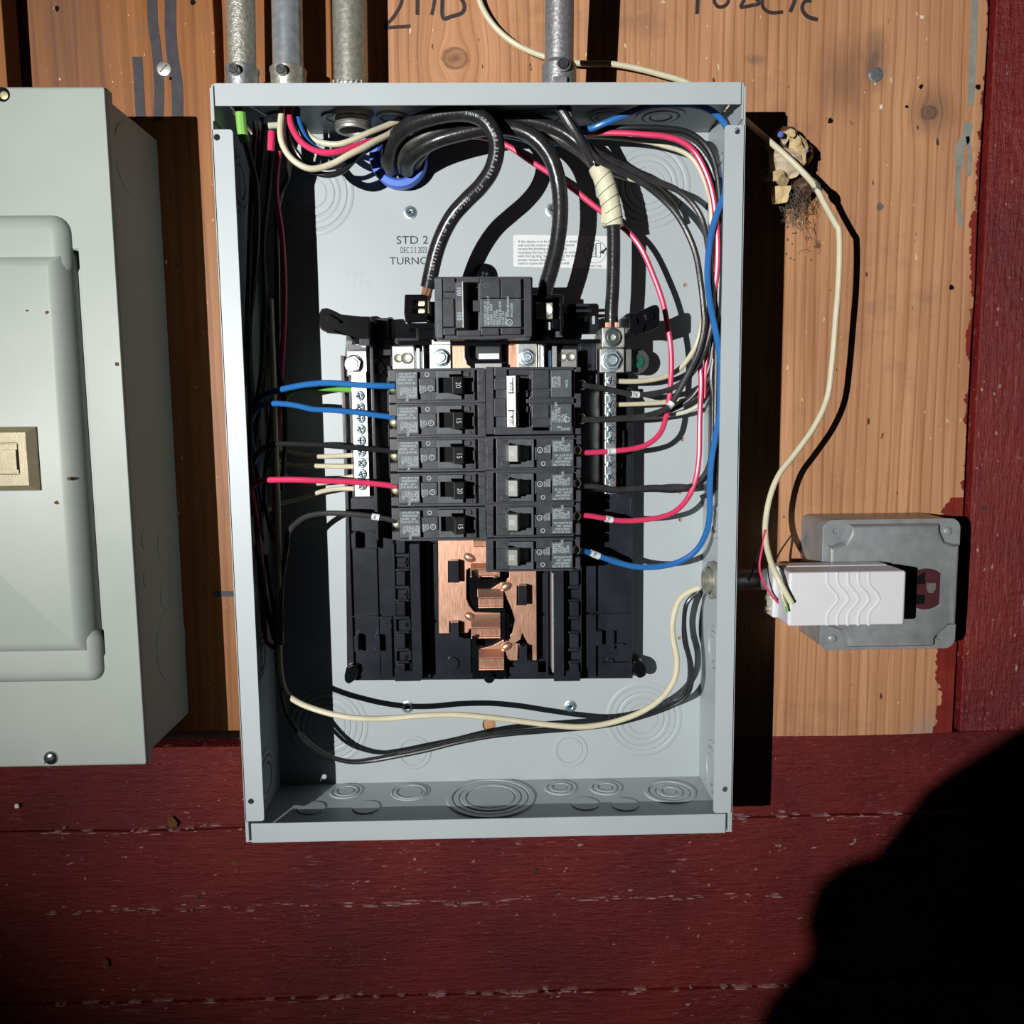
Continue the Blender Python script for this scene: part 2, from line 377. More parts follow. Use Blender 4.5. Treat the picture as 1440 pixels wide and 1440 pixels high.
def text_mesh(txt, align='LEFT'):
    if (txt, align) not in _tm:
        cu = bpy.data.curves.new('t', 'FONT'); cu.body = txt; cu.align_x = align; cu.extrude = .5; cu.resolution_u = 3
        o = bpy.data.objects.new('t', cu); _tm[(txt, align)] = bpy.data.meshes.new_from_object(o)
        bpy.data.objects.remove(o)
    return _tm[(txt, align)]
def cat(pts, n=8):
    """Catmull-Rom through 3-D points"""
    p = [Vector(q) for q in pts]; p = [2*p[0]-p[1]] + p + [2*p[-1]-p[-2]]; out = []
    for i in range(1, len(p)-2):
        a, b, c, d = p[i-1:i+3]
        for k in range(n):
            t = k/n; out.append(.5*((2*b)+(c-a)*t+(2*a-5*b+4*c-d)*t*t+(3*b-a-3*c+d)*t**3))
    out.append(p[-2]); return out

ROOTLOC = {}
def root_of(o):
    while o.parent is not None: o = o.parent
    return o
def obj(name, mb, mat, parent=None, bevel=0, seg=2, smooth=True, label=None, kind=None, local=False):
    bm = mb.bm; bmesh.ops.recalc_face_normals(bm, faces=bm.faces)
    me = bpy.data.meshes.new(name); bm.to_mesh(me); bm.free()
    o = bpy.data.objects.new(name, me); COL.objects.link(o)
    if parent is not None:
        o.parent = parent
        if not local: me.transform(Matrix.Translation(-ROOTLOC.get(root_of(parent).name, Vector())))
    else:
        xs = [v.co for v in me.vertices]
        lo = Vector((min(v.x for v in xs), min(v.y for v in xs), min(v.z for v in xs)))
        hi = Vector((max(v.x for v in xs), max(v.y for v in xs), max(v.z for v in xs)))
        c = Vector(((lo.x+hi.x)/2, (lo.y+hi.y)/2, lo.z)); me.transform(Matrix.Translation(-c)); o.location = c
        ROOTLOC[o.name] = c
    me.materials.append(M[mat] if isinstance(mat, str) else mat)
    if bevel:
        b = o.modifiers.new('bevel', 'BEVEL'); b.width = bevel; b.segments = seg; b.limit_method = 'ANGLE'; b.angle_limit = math.radians(35)
    if smooth:
        for f in me.polygons: f.use_smooth = True
        try: me.set_sharp_from_angle(angle=math.radians(35))
        except Exception: pass
        if bevel: o.modifiers['bevel'].harden_normals = True
    if label: o['label'] = label
    if kind: o['kind'] = kind
    return o
def thing(name, label, cat_, loc, group=None):
    o = bpy.data.objects.new(name, None); COL.objects.link(o); o.location = loc; o.empty_display_size = .02
    ROOTLOC[o.name] = Vector(loc); o['label'] = label; o['category'] = cat_
    if group: o['group'] = group
    return o
def tag(o, label, cat_, group=None):
    o['label'] = label; o['category'] = cat_
    if group: o['group'] = group
    return o
def struct(name, loc):
    o = bpy.data.objects.new(name, None); COL.objects.link(o); o.location = loc; o.empty_display_size = .02
    ROOTLOC[o.name] = Vector(loc); o['kind'] = 'structure'; return o
def circ(cx, cz, r, n=20, a0=0):
    return [(cx+r*math.cos(a0+2*math.pi*i/n), cz+r*math.sin(a0+2*math.pi*i/n)) for i in range(n)]
def rrect(x0, x1, z0, z1, r, n=5):
    out = []
    for cx, cz, a in ((x1-r, z1-r, 0), (x0+r, z1-r, 90), (x0+r, z0+r, 180), (x1-r, z0+r, 270)):
        for i in range(n+1):
            t = math.radians(a+90*i/n); out.append((cx+r*math.cos(t), cz+r*math.sin(t)))
    return out
FRONT = (0, -1, 0)

# ------------------------------------------------------------------ the wall
WB = struct('wall_back', (0.2, 0, Z0))
TOP = P(700, -140, 0).z; 
def vx(px, py, h=0): return P(px, py, h).x
zl = P(200, 1030, 0).z; zr = P(1200, 1046, 0).z
def plank(x0, x1, z0, z1, h0, h1, mat, lab=None, bev=.001, jag=0):
    n = 14; pts = []
    if jag:
        L = [(x0+random.uniform(-jag, jag), z0+(z1-z0)*i/n) for i in range(n+1)]
        R_ = [(x1+random.uniform(-jag, jag), z0+(z1-z0)*i/n) for i in range(n+1)]
        pts = L[::-1][0:0] + [(a, c) for a, c in R_] + [(a, c) for a, c in reversed(L)]
        mb = MB().plate(pts, h0, h1)
    else: mb = MB().box(x0, x1, z0, z1, h0, h1)
    return obj('plank', mb, mat, WB, bevel=bev, label=lab)
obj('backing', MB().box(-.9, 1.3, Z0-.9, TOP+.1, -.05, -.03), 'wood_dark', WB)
plank(-.62, vx(9, 100), zl, TOP, -.022, 0, 'wood_left')
plank(vx(44, 100), vx(302, 60), zl, TOP, -.022, 0, 'wood_left', jag=.0006)
plank(vx(313, 60), vx(466, 60), zl, TOP, -.022, .0, 'wood_left', jag=.0008)
plank(vx(469, 60), vx(1388, 60), zr, TOP, -.022, .0, 'wood', 'wide pale board with red paint spilled along its right edge', jag=.0007)
# horizontal red boards below
zs = [P(700, y, .004).z for y in (1045, 1158, 1268, 1398, 1520)]
for i in range(4):
    x0 = -.75; n = 40
    amp = .0022
    top = [(x0+1.9*k/n, zs[i]-.0001+amp*noise.noise(Vector((k*.4, i*7, 0)))) for k in range(n+1)]
    bot = [(x0+1.9*k/n, zs[i+1]+.0001+amp*noise.noise(Vector((k*.4, i*7+7.0, 0)))) for k in range(n+1)]
    hh = (.0003, .0036, .0008, .0040)[i]
    obj('plank', MB().plate(bot+top[::-1], -.03, hh), 'red', WB, bevel=.0016, seg=3, label='dark red painted board running level under the boxes')
obj('plank', MB().box(-.75, 1.15, Z0-.6, zs[4]-.001, -.03, .004), 'red', WB, bevel=.002)
random.seed(5); fm = MB()
for si, (zz, nn, hb) in enumerate(((zs[1], 75, .0036), (zs[2], 110, .0036), (zs[3], 90, .0040))):
    for k in range(nn):
        cx_ = random.uniform(-.2, .62) if si else random.choice((random.uniform(-.2, 0), random.uniform(.36, .6))); cz_ = zz + random.gauss(0, .0016); wd = random.uniform(.0008, .0055)*(1 if random.random() < .85 else 2); ht = random.uniform(.0002, .0007)
        fm.plate([(cx_-wd, cz_), (cx_-wd*.3, cz_+ht*random.uniform(.5, 1.4)), (cx_+wd*.5, cz_+ht), (cx_+wd, cz_+ht*.2), (cx_+wd*.3, cz_-ht), (cx_-wd*.5, cz_-ht*.6)], 0, hb+.0003)
obj('paint_flake', fm, simple('pale_pink_paint_flakes', (.36, .19, .18), .5, 0, .4, .35, 200), WB, smooth=False, kind='stuff')
random.seed(7)
# sill lip at left between wood and red
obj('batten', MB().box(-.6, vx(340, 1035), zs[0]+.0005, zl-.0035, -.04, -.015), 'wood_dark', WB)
# red post at right
t1 = struct('trim_1', (P(1420, 700, .0).x, 0, zr))
obj('post', MB().box(vx(1396, 60), vx(1396, 60)+.25, zs[0]+.0008, TOP, -.02, .003), 'red_v', t1, bevel=.002, label='dark red painted upright post')
# handwriting and paint on the boards
def stroke(pts, wpx, mat='marker', name='marker_stroke', h=0, lab=None):
    q = [XZ(x, y, h) for x, y in pts]
    q3 = cat([(a, 0, c) for a, c in q], 6); q = [(v.x, v.z) for v in q3]
    return q, wpx/1704
def marks(name, strokes, mat, lab):
    mb = MB()
    for pts, wpx in strokes:
        q, wd = stroke(pts, wpx); mb.ribbon(q, wd, h0=-.0005, h1=.00035)
    return obj(name, mb, mat, WB, smooth=False, label=lab)
marks('handwriting', [([(553, -30), (562, -18), (565, 0), (561, 12), (552, 26), (542, 38), (560, 38), (577, 37)], 4.5),
                      ([(587, -22), (587, 0), (587, 21)], 5), ([(588, -14), (603, -22), (611, -8), (610, 8), (607, 21)], 4.5),
                      ([(622, -20), (622, 0), (623, 25), (636, 23), (650, 18), (653, 8), (648, -2), (636, -12)], 5)], 'marker', 'handwritten 2ND in black marker')
marks('handwriting', [([(981, -25), (981, 0), (980, 20)], 5), ([(1003, -12), (1005, 4), (1012, 10), (1022, 6), (1027, -10)], 4.5),
                      ([(1051, -20), (1046, 0), (1042, 10), (1056, 8), (1067, 5), (1062, -3), (1052, -6)], 4.5),
                      ([(1080, -12), (1072, 0), (1074, 12), (1085, 18), (1101, 17)], 4.5), ([(1122, -14), (1117, 2), (1111, 17)], 5),
                      ([(1141, 1), (1132, 2), (1128, 12), (1135, 23), (1150, 28)], 5)], 'marker', 'handwriting in dark marker cut off by the picture top')
marks('paint_mark', [([(214, -20), (215, 30), (219, 60), (222, 90), (224, 130), (223, 170)], 13), ([(240, -20), (240, 40), (243, 80), (249, 120), (250, 165)], 15),
                     ([(193, 80), (195, 110), (198, 166)], 13), ([(300, 835), (336, 835)], 8)], 'dark_paint', 'dark grey vertical paint strokes')
marks('paint_mark', [([(1371, -20), (1370, 20), (1368, 80), (1365, 148)], 9), ([(1362, 172), (1358, 196), (1350, 205), (1349, 222), (1352, 235)], 12),
                     ([(1360, 192), (1364, 215), (1362, 248)], 5), ([(1347, 236), (1347, 280), (1351, 318)], 7)], 'grey_paint', 'pale grey paint drips')
def knot(px, py, r, mat, lab, lift=.0012, seg=18):
    c = P(px, py, 0); mb = MB().lathe((c.x, .0005, c.z), FRONT, [(r/1704, 0), (r/1704*.9, lift), (r/1704*.5, lift*1.3), (0, lift*1.1)], seg)
    return obj('nail_head', mb, mat, WB, label=lab)
knot(1232, 105, 11, 'cast', 'flush grey nail head', .0005)
wsh = P(231, 97, 0)
mb = MB().lathe((wsh.x, 0, wsh.z), FRONT, [(.0055, 0), (.0055, .001), (.0042, .0014), (.0, .0016)], 24)
o = obj('roofing_nail', mb, 'alu_dull', None); tag(o, 'round pale nail head with a scratched face between two dark paint strokes', 'nail')
obj('slot', MB().plate([(wsh.x-.003, wsh.z-.0026), (wsh.x-.0026, wsh.z-.003), (wsh.x+.003, wsh.z+.0026), (wsh.x+.0026, wsh.z+.003)], .0012, .0018), 'ink', o)
# chips, nail holes on wood and red
for (x, y, r, m_) in ((80, 12, 4, 'dark'), (271, 3, 4, 'dark'), (240, 110, 2.5, 'dark'), (1167, 170, 4, 'dark'), (1295, 122, 3, 'dark'), (1239, 150, 3, 'white_w'),
                      (1375, 122, 4, 'dark'), (1338, 405, 4, 'dark'), (1275, 150, 2.5, 'dark'), (1296, 24, 3, 'white_w'), (1237, 290, 5, 'fuzz'), (331, 1212, 5, 'rust'), (332, 1225, 4, 'rust'), (148, 1355, 6, 'rust'), (243, 1157, 9, 'rust'), (24, 1134, 4, 'white_w')):
    hb = .0 if y < 1040 else .004
    c = P(x, y, hb); k = r/1704
    pts = [(c.x+k*math.cos(a)*random.uniform(.6, 1.2), c.z+k*math.sin(a)*random.uniform(.6, 1.3)) for a in [i*math.pi/4 for i in range(8)]]
    obj('chip', MB().plate(pts, hb-.001, hb+.0004), m_, WB, smooth=False)

# ------------------------------------------------------------------ the new open load-centre enclosure
W_, H_, D_ = .362, .5353, .0984
T = .0014
ENC = thing('panel_enclosure', 'large open light grey electrical panel box without its cover in the middle', 'electrical box', (W_/2, 0, Z0))
zb, zt = Z0, Z0+H_
# back plate with keyhole and small holes
hl = []
for x, y in ((964, 401), (960, 618), (957, 692), (957, 731), (956, 897)):
    q = XZ(x, y, .002); hl.append(circ(*q, .0016, 12))
kx, kz = XZ(688, 1019, .002)
key = [(kx+.0058*math.cos(t), kz+.0058*math.sin(t)) for t in [math.radians(-62+304*i/16) for i in range(17)]]
key = [(kx+.0028, kz-.0105)] + key + [(kx-.0028, kz-.0105)]
hl.append(key)
obj('back_plate', MB().plate([(0, zb), (W_, zb), (W_, zt), (0, zt)], .0006, .002, hl), 'new_grey', ENC, smooth=False)
lw = MB(); zn = P(310, 178, D_).z     # top notch of the side flanges
lw.box(0, T, zb, zt-.0025, .002, D_)
obj('side_wall', lw, 'new_grey', ENC, bevel=.0004)
rw = MB(); rw.box(W_-T, W_, zb, zt-.0025, .002, D_); obj('side_wall', rw, 'new_grey', ENC, bevel=.0004)
obj('top_wall', MB().box(T, W_-T, zt-T, zt, .002, D_-.0005), 'new_grey', ENC, bevel=.0004)
obj('bottom_wall', MB().box(T, W_-T, zb, zb+T, .002, D_-.0005), 'new_grey', ENC, bevel=.0004)
FW = .0142
zft = P(310, 182, D_).z; zfb = P(350, 1155, D_).z
for sgn in (0, 1):
    a, b = (0, FW) if sgn == 0 else (W_-FW, W_)
    hx = [(305, 193), (353, 1127)] if sgn == 0 else [(1037, 184), (1020, 1110)]
    z1 = zft if sgn == 0 else P(1035, 176, D_).z
    z0_ = zfb if sgn == 0 else P(1015, 1143, D_).z
    rr = rrect(a, b, z0_, z1, .0022, 3)
    if sgn == 0: rr = [(x if x > .004 else 0, z) for x, z in rr]
    else: rr = [(x if x < W_-.004 else W_, z) for x, z in rr]
    obj('front_flange', MB().plate(rr, D_-T, D_, [circ(*XZ(x, y, D_), .0022, 14) for x, y in hx]), 'new_grey', ENC, smooth=False)
obj('front_flange', MB().box(.0035, W_-.0035, zt-.0146, zt, D_-.0004, D_+.001), 'new_grey', ENC, bevel=.0005)
obj('front_flange', MB().box(.0045, W_-.0050, zb, zb+.0150, D_-.0004, D_+.001), 'new_grey', ENC, bevel=.0005)
for x in (.0013, W_-.0029):                    # folded tabs that show as thin edges at the corners
    obj('corner_tab', MB().box(x, x+.0013, zt-.024, zt-.0008, D_-.02, D_+.0004), 'new_grey', ENC, bevel=.0004)
    obj('corner_tab', MB().box(x, x+.0013, zb+.0008, zb+.016, D_-.02, D_+.0004), 'new_grey', ENC, bevel=.0004)
def knockout(c, axis, radii, hgt=.0007, g=.0005, name='knockout', par=ENC, mat='new_grey'):
    mb = MB(); r0 = 0
    for i, r in enumerate(radii):
        up = hgt*(1+.35*(i % 2))
        if r0 == 0: prof = [(0, 0), (0, up), (r-g-.0004, up), (r-g, up*.4), (r-g, 0)]
        else: prof = [(r0+g, 0), (r0+g, up*.4), (r0+g+.0005, up), (r-g-.0006, up), (r-g, up*.3), (r-g, 0)]
        mb.lathe(c, axis, prof, 40); r0 = r
    return obj(name, mb, mat, par)
s_ = 1/1708
for x, y, rr in ((439, 271, (20, 31, 39, 48, 57)), (912, 261, (24, 33, 41, 49, 58)), (462, 1021, (25, 33, 42, 50, 58)), (905, 1011, (22, 31, 40, 48, 57)), (582, 1058, (19, 26)), (802, 1055, (19, 26))):
    q = P(x, y, .002); knockout((q.x, -.002, q.z), FRONT, [r*s_ for r in rr], .0005, .0003)
# bottom wall knockouts
for x, y, rr in ((487, 1113, (.007, .011, .0145)), (577, 1114, (.0105, .0145, .0165)), (690, 1122, (.020, .0255, .031, .037)), (788, 1108, (.006, .0105, .0145)), (852, 1108, (.006, .0105, .0145)),
                 (942, 1114, (.006, .0115, .017, .022)), (438, 1137, (.0115,)), (515, 1136, (.0115,)), (823, 1131, (.0115,)), (879, 1132, (.0115,))):
    q = PH(x, y, zb+T); knockout((q.x, q.y, q.z), (0, 0, 1), rr, .0009, .0004)
for x, rr in ((.035, (.008, .0125)), (.075, (.008, .0125)), (.115, (.008, .0125)), (.150, (.008, .0125)), (.232, (.008, .0125, .0165)), (.275, (.008, .0125, .0165)), (.315, (.008, .0135, .019))):
    knockout((x, -.040, zt-T), (0, 0, -1), rr, .0014, .0005)
for x, h in ((.13, .075), (.17, .075), (.25, .075), (.30, .078)):
    knockout((x, -h, zt-T), (0, 0, -1), (.0115,), .0012, .0005)
for y, rr in ((915, (.010, .015, .019)), (1085, (.012, .018, .024)), (250, (.012, .018, .024)), (560, (.010, .016)), (735, (.008, .014))):
    q = P(1000, y, .05); knockout((W_-T, -.045, q.z), (-1, 0, 0), rr, .0012, .0005); knockout((T, -.045, q.z), (1, 0, 0), rr, .0012, .0005)
o = obj('lit_hole_disc', MB().lathe(P(451, 1096, .012), (1, 0, 0), [(.0017, 0), (.0012, .0006), (0, .0008)], 12), 'label', ENC)  # white disc painted for the brightness of a hole in the left side

def pan_screw(x, y, h, r, mat='zinc', par=None, cross=True, name='screw'):
    c = P(x, y, h); mb = MB().lathe((c.x, -h, c.z), FRONT, [(r, 0), (r, .0005), (r*.75, .0009), (r*.68, .0022), (r*.5, .0028), (r*.42, .0020), (r*.25, .0016), (0, .0016)], 20)
    o = obj(name, mb, mat, par)
    if cross:
        m2 = MB()
        for a in (.5, .5+math.pi/2):
            d = Vector((math.cos(a), math.sin(a)))*r*.33; n = Vector((-d.y, d.x)).normalized()*r*.09
            m2.plate([(c.x-d.x-n.x, c.z-d.y-n.y), (c.x+d.x-n.x, c.z+d.y-n.y), (c.x+d.x+n.x, c.z+d.y+n.y), (c.x-d.x+n.x, c.z-d.y+n.y)], h+.001, h+.0022)
        obj('drive_recess', m2, 'ink', o)
    return o
for x, y in ((577, 299), (776, 296), (573, 994), (802, 993)): pan_screw(x, y, .002, .0052, par=ENC, name='mounting_screw')
pan_screw(681, 388, .004, .0098, 'black', ENC, name='mounting_screw')
# printing on the back plate
mb = MB()
q = XZ(557, 343, .002); mb.text('STD 2', q[0], q[1], .00205, .0088, align='LEFT', sx=1.14)
q = XZ(548, 372, .002); mb.text('TURNO', q[0], q[1], .00205, .0082, align='LEFT', sx=1.08)
obj('printed_text', mb, 'ink', ENC, smooth=False, label='dark stamped lettering')
mb = MB(); q = XZ(563, 356, .002); mb.text('DEC 2 2 2023', q[0], q[1], .00205, .0068, align='LEFT', sx=.54)
obj('printed_date', mb, 'ink', ENC, smooth=False)
mb = MB()
for t, x, y in (('1 IN:', 486, 391), ('1 IN|', 494, 404)):
    q = XZ(x, y, .002); mb.text(t, q[0], q[1], .0021, .0085, sx=.9)
obj('embossed_mark', mb, 'new_grey', ENC, smooth=False)
# instruction label
LH = .0024
lab = MB().pplate([(722, 331), (727, 330), (858, 332), (858, 378), (724, 375), (722, 372)], LH, .002)
lo = obj('instruction_label', lab, 'label', ENC, smooth=False, label='white printed instruction label')
mb = MB()
for i, t in enumerate(('If this device is to be mounted on a wood', 'wall and the neutral is bonded, properly', 'torque the bonding screw prior to', 'mounting the box to insure proper contact', 'with the lug tang. See wiring diag. for the', 'proper torque. Spacer kit may be', 'used to space the box from the wall.')):
    q = XZ(728.5, 341.5+i*5.1, LH); mb.text(t, q[0], q[1], LH+.00005, .0030, sx=.93)
q = XZ(826, 375.2, LH); mb.text('Bonded Tang', q[0], q[1], LH+.00005, .0022, sx=.95)
obj('printed_text', mb, 'ink', lo, smooth=False)
mb = MB(); cc = XZ(837, 354, LH)
R0, R1 = .0090, .0087
mb.plate(circ(*cc, R0, 36), LH, LH+.0001, [circ(*cc, R1, 36)])
def rct(px0, py0, px1, py1, t=.7):
    mb.plate([XZ(*p, LH) for p in ((px0, py0), (px1, py0), (px1, py1), (px0, py1))], LH, LH+.0001, [[XZ(*p, LH) for p in ((px0+t, py0+t), (px1-t, py0+t), (px1-t, py1-t), (px0+t, py1-t))]])
rct(829, 344, 838, 361); rct(838, 342, 845, 362)
mb.plate(circ(*XZ(833.5, 349.5, LH), .0015, 14), LH, LH+.0001, [circ(*XZ(833.5, 349.5, LH), .0011, 14)])
mb.plate(circ(*XZ(833.5, 356, LH), .0015, 14), LH, LH+.0001, [circ(*XZ(833.5, 356, LH), .0011, 14)])
mb.plate([XZ(*p, LH) for p in ((843, 356), (848, 350), (847, 353), (852, 348), (854, 350), (849, 355), (850, 357))], LH, LH+.0001)
obj('diagram', mb, 'ink', lo, smooth=False)
# small label on the inner right wall
z_a, z_b = P(1007, 640, .07).z, P(1009, 688, .07).z
mb = MB(); mb.box(W_-T-.0003, W_-T, z_b, z_a, .052, .076)
sl = obj('rating_label', mb, 'label', ENC, smooth=False)
mb = MB()
for t, zz, sz in (('(UL)', .6, .0085), ('LISTED', .38, .0042), ('NO. 12', .16, .0042)):
    mt = Matrix.Translation((W_-T-.00035, -.054, z_b+(z_a-z_b)*zz)) @ Matrix(((0, 0, -1, 0), (-1, 0, 0, 0), (0, 1, 0, 0), (0, 0, 0, 1))) @ Matrix.Diagonal((sz, sz, .0001, 1))
    mb.mesh_add(text_mesh(t), mt)
obj('printed_text', mb, 'ink', sl, smooth=False)


# ------------------------------------------------------------------ the old closed panel at the left
xo = P(147, 130, D_).x; zo1 = P(100, 121, D_).z; zo0 = P(150, 1077, D_).z
OLD = thing('old_panel', 'old greenish grey closed electrical panel at the left edge with a bronze door latch', 'electrical box', (xo-.18, 0, zo0))
xl = xo-.36
obj('box_body', MB().box(xl+.004, xo-.0035, zo0+.004, zo1-.004, .0, D_-.006), 'old_grey', OLD, bevel=.0012)
# door geometry
dx1 = P(146, 900, D_).x                  # right side of door gap
dz1 = P(50, 352, D_).z; dz0 = P(60, 922, D_).z
bz1 = P(50, 303, D_).z; bz0 = P(60, 958, D_).z
obj('cover', MB().plate([(xl, zo0), (xo, zo0), (xo, zo1), (xl, zo1)], D_-.004, D_, [[(xl+.07, dz0), (dx1, dz0), (dx1, dz1), (xl+.07, dz1)]]), 'old_grey', OLD, bevel=.0024, seg=4)
obj('cover_skirt', MB().plate([(xl, zo0), (xo, zo0), (xo, zo1), (xl, zo1)], D_-.012, D_-.0035, [[(xl+.002, zo0+.002), (xo-.002, zo0+.002), (xo-.002, zo1-.002), (xl+.002, zo1-.002)]]), 'old_grey', OLD, bevel=.0006)
obj('door_recess', MB().box(xl+.065, dx1+.004, dz0-.004, dz1+.004, D_-.020, D_-.016), 'dark', OLD)
def pillow(x0, x1, z0, z1, hb, hf, rc, edge, mat, name, n=6):
    """raised pan with rounded edges"""
    mb = MB(); bm = mb.bm; loops = []
    prof = [(0, hb)] + [(edge*(1-math.cos(math.radians(90*i/n))), hb+(hf-hb)*math.sin(math.radians(90*i/n))) for i in range(1, n+1)]
    for ins, h in prof:
        L = rrect(x0+ins, x1-ins, z0+ins, z1-ins, max(rc-ins, .0006), 6)
        loops.append([bm.verts.new((a, -h, c)) for a, c in L])
    for A, B in zip(loops, loops[1:]):
        for i in range(len(A)):
            j = (i+1) % len(A); bm.faces.new((A[i], A[j], B[j], B[i]))
    bm.faces.new(loops[-1])
    return obj(name, mb, mat, OLD)
top_b = pillow(xl+.06, dx1-.0035, dz1-.020, bz1, D_-.001, D_+.0085, .012, .0105, 'old_grey', 'top_band')
bot_b = pillow(xl+.06, dx1-.0008, bz0, dz0+.020, D_-.001, D_+.0078, .0095, .0095, 'old_grey', 'bottom_band')
DR = pillow(xl+.06, dx1-.0035, dz0+.0002, dz1-.0002, D_-.012, D_+.0125, .003, .0125, 'old_grey', 'door')
lx = P(53, 640, D_+.014).x; lz0 = P(30, 690, D_+.014).z; lz1 = P(30, 600, D_+.014).z
a = lx-.075
mb = MB(); hf = D_+.0180
mb.plate([(a, lz0), (lx, lz0), (lx, lz1), (a, lz1)], D_+.010, D_+.0140)
bm = mb.bm
o4 = [(a, lz0), (lx, lz0), (lx, lz1), (a, lz1)]; i4 = [(a+.005, lz0+.0035), (lx-.005, lz0+.0035), (lx-.005, lz1-.0035), (a+.005, lz1-.0035)]
va = [bm.verts.new((x, -(D_+.0140), z)) for x, z in o4]; vb = [bm.verts.new((x, -hf, z)) for x, z in i4]
for i in range(4): bm.faces.new((va[i], va[(i+1) % 4], vb[(i+1) % 4], vb[i]))
hx0, hx1, hz0, hz1 = lx-.058, P(26, 640, hf).x, P(20, 667, hf).z, P(20, 623, hf).z
L_ = obj('latch', mb, 'bronze', DR, bevel=.0004)
L2 = MB().plate(i4, hf-.003, hf, [[(hx0, hz0), (hx1, hz0), (hx1, hz1), (hx0, hz1)]])
obj('latch_frame', L2, 'bronze', DR, bevel=.0004)
obj('latch_slider', MB().box(hx0+.0004, hx1-.0012, hz0+.0006, hz1-.0006, hf-.006, hf-.0012).box(hx0+.0004, hx1-.0014, hz0+.003, hz1-.0045, hf-.006, hf+.0004), 'bronze', DR, bevel=.0004)
c = P(72, 1065, D_)
sc_ = obj('cover_screw', MB().lathe((c.x, -D_, c.z), FRONT, [(.0052, 0), (.0050, .0012), (.0040, .0024), (.002, .0031), (0, .0033)], 28), 'steel', OLD)
obj('slot', MB().plate([(c.x-.0040, c.z-.0028), (c.x-.0034, c.z-.0036), (c.x+.0040, c.z+.0030), (c.x+.0034, c.z+.0038)], D_+.0018, D_+.0034), 'ink', sc_, bevel=.0002)
c = P(4, 133, D_)
obj('screw_hole', MB().lathe((c.x, -D_-.0001, c.z), FRONT, [(.0045, 0), (.0047, .0002), (0, .0003)], 24), 'dark', OLD)
obj('cover_screw', MB().lathe((c.x+.0012, -D_, c.z-.0008), FRONT, [(.0028, 0), (.0026, .001), (0, .0012)], 20), 'brass', OLD)
for x, y, r in ((80, 707, 4), (97, 673, 3), (66, 439, 3), (38, 437, 2), (70, 345, 4), (164, 512, 3)):
    hb = D_+.0125 if x < 100 and y > 352 else D_+.0005
    c = P(x, y, hb); k = r/2000
    obj('rust_spot', MB().plate([(c.x+k*math.cos(t)*random.uniform(.6, 1.3), c.z+k*math.sin(t)*random.uniform(.4, 1)) for t in [i*math.pi/4 for i in range(8)]], hb-.001, hb+.0002), 'rust', OLD, smooth=False)
for y, h, r in ((225, .055, .026), (738+30, .035, .012), (738+98, .035, .012), (758, .068, .008), (812, .068, .008), (905, .03, .030)):
    z = P(225, y, h).z
    knockout((xo-.0035, -h, z), (1, 0, 0), (r,), .0005, .0003, par=OLD, mat='old_grey')

# ------------------------------------------------------------------ conduits above
def conduit(name, label, pts, r, mat, rr=None):
    return thing(name, label, 'conduit', P(*pts[-1]))
def pipe(label, xc, h, r, mat, top_off=(0, 0), shape=0, cy=0):
    zt_ = Z0+H_
    base = P(xc, 118, h); base = Vector((base.x, -h, zt_+.001))
    top = P(xc+top_off[0], -60, h); top = Vector((top.x, -(h+top_off[1]), top.z+.05))
    t = thing('metal_conduit', label, 'conduit', base)
    obj('pipe', MB().tube([base+Vector((0, 0, .004)), base.lerp(top, .5), top], r, 28), mat, t)
    d = (top-base).normalized()
    zc = P(xc, cy, h+r).z - base.z if cy else 0
    if shape == 1:      # set screw coupling
        mb = MB().lathe(base, d, [(r*1.16, 0), (r*1.16, zc-.004), (r*1.22, zc-.003), (r*1.22, zc-.001), (r*1.06, zc), (r*1.0, zc)], 32)
        obj('coupling', mb, 'galv_olive' if mat == 'galv_smooth' else 'cast', t)
        sx = base + d*(zc-.0068) + Vector((-.0010, -r*1.10, 0))
        s = obj('set_screw', MB().cyl(sx, (-.12, -1, .05), .0036, .0058, 18), 'steel', t)
        e = sx + Vector((-.12, -1, .05)).normalized()*.0058
        obj('slot', MB().plate([(e.x-.0026, e.z+.0014), (e.x-.0018, e.z+.0022), (e.x+.0026, e.z-.0014), (e.x+.0018, e.z-.0022)], -e.y-.001, -e.y+.0003), 'ink', s)
    if shape == 2:      # low ribbed locknut
        mb = MB().lathe(base, d, [(r*1.22, 0), (r*1.22, zc-.0035), (r*1.25, zc-.002), (r*1.1, zc-.0006), (r*1.02, zc), (r, zc)], 32)
        obj('locknut', mb, 'alu_dull', t)
        k = MB()
        for i in range(-3, 4):
            k.box(base.x+i*.0034-.0005, base.x+i*.0034+.0005, base.z+zc-.0050, base.z+zc-.0012, h+r*1.1, h+r*1.1+.0022*(1-abs(i)*.25)+.001)
        obj('rib', k, 'alu_dull', t)
    if shape == 3:      # cast compression body
        mb = MB().lathe(base, d, [(r*1.20, 0), (r*1.20, zc-.003), (r*1.10, zc-.002), (r*1.0, zc)], 32)
        obj('coupling', mb, 'galv_dark', t)
        mb = MB().box(base.x-.0048, base.x+.0048, base.z, base.z+zc-.0145, h+r*.9, h+r*1.42)
        obj('pad', mb, 'galv_dark', t, bevel=.0008)
        sx = base + d*(zc-.0065) + Vector((.0022, -r*1.08, 0))
        mb = MB().lathe(sx, FRONT, [(.0050, 0), (.0050, .0022), (.0042, .0028), (.0038, .0022)], 24)
        obj('screw_boss', mb, 'galv_dark', t)
        obj('set_screw', MB().cyl(sx, FRONT, .0034, .0046, 20), 'steel', t)
        obj('slot', MB().box(sx.x-.0006, sx.x+.0002, sx.z-.003, sx.z+.003, -sx.y+.0040, -sx.y+.0049), 'ink', t)
    return t
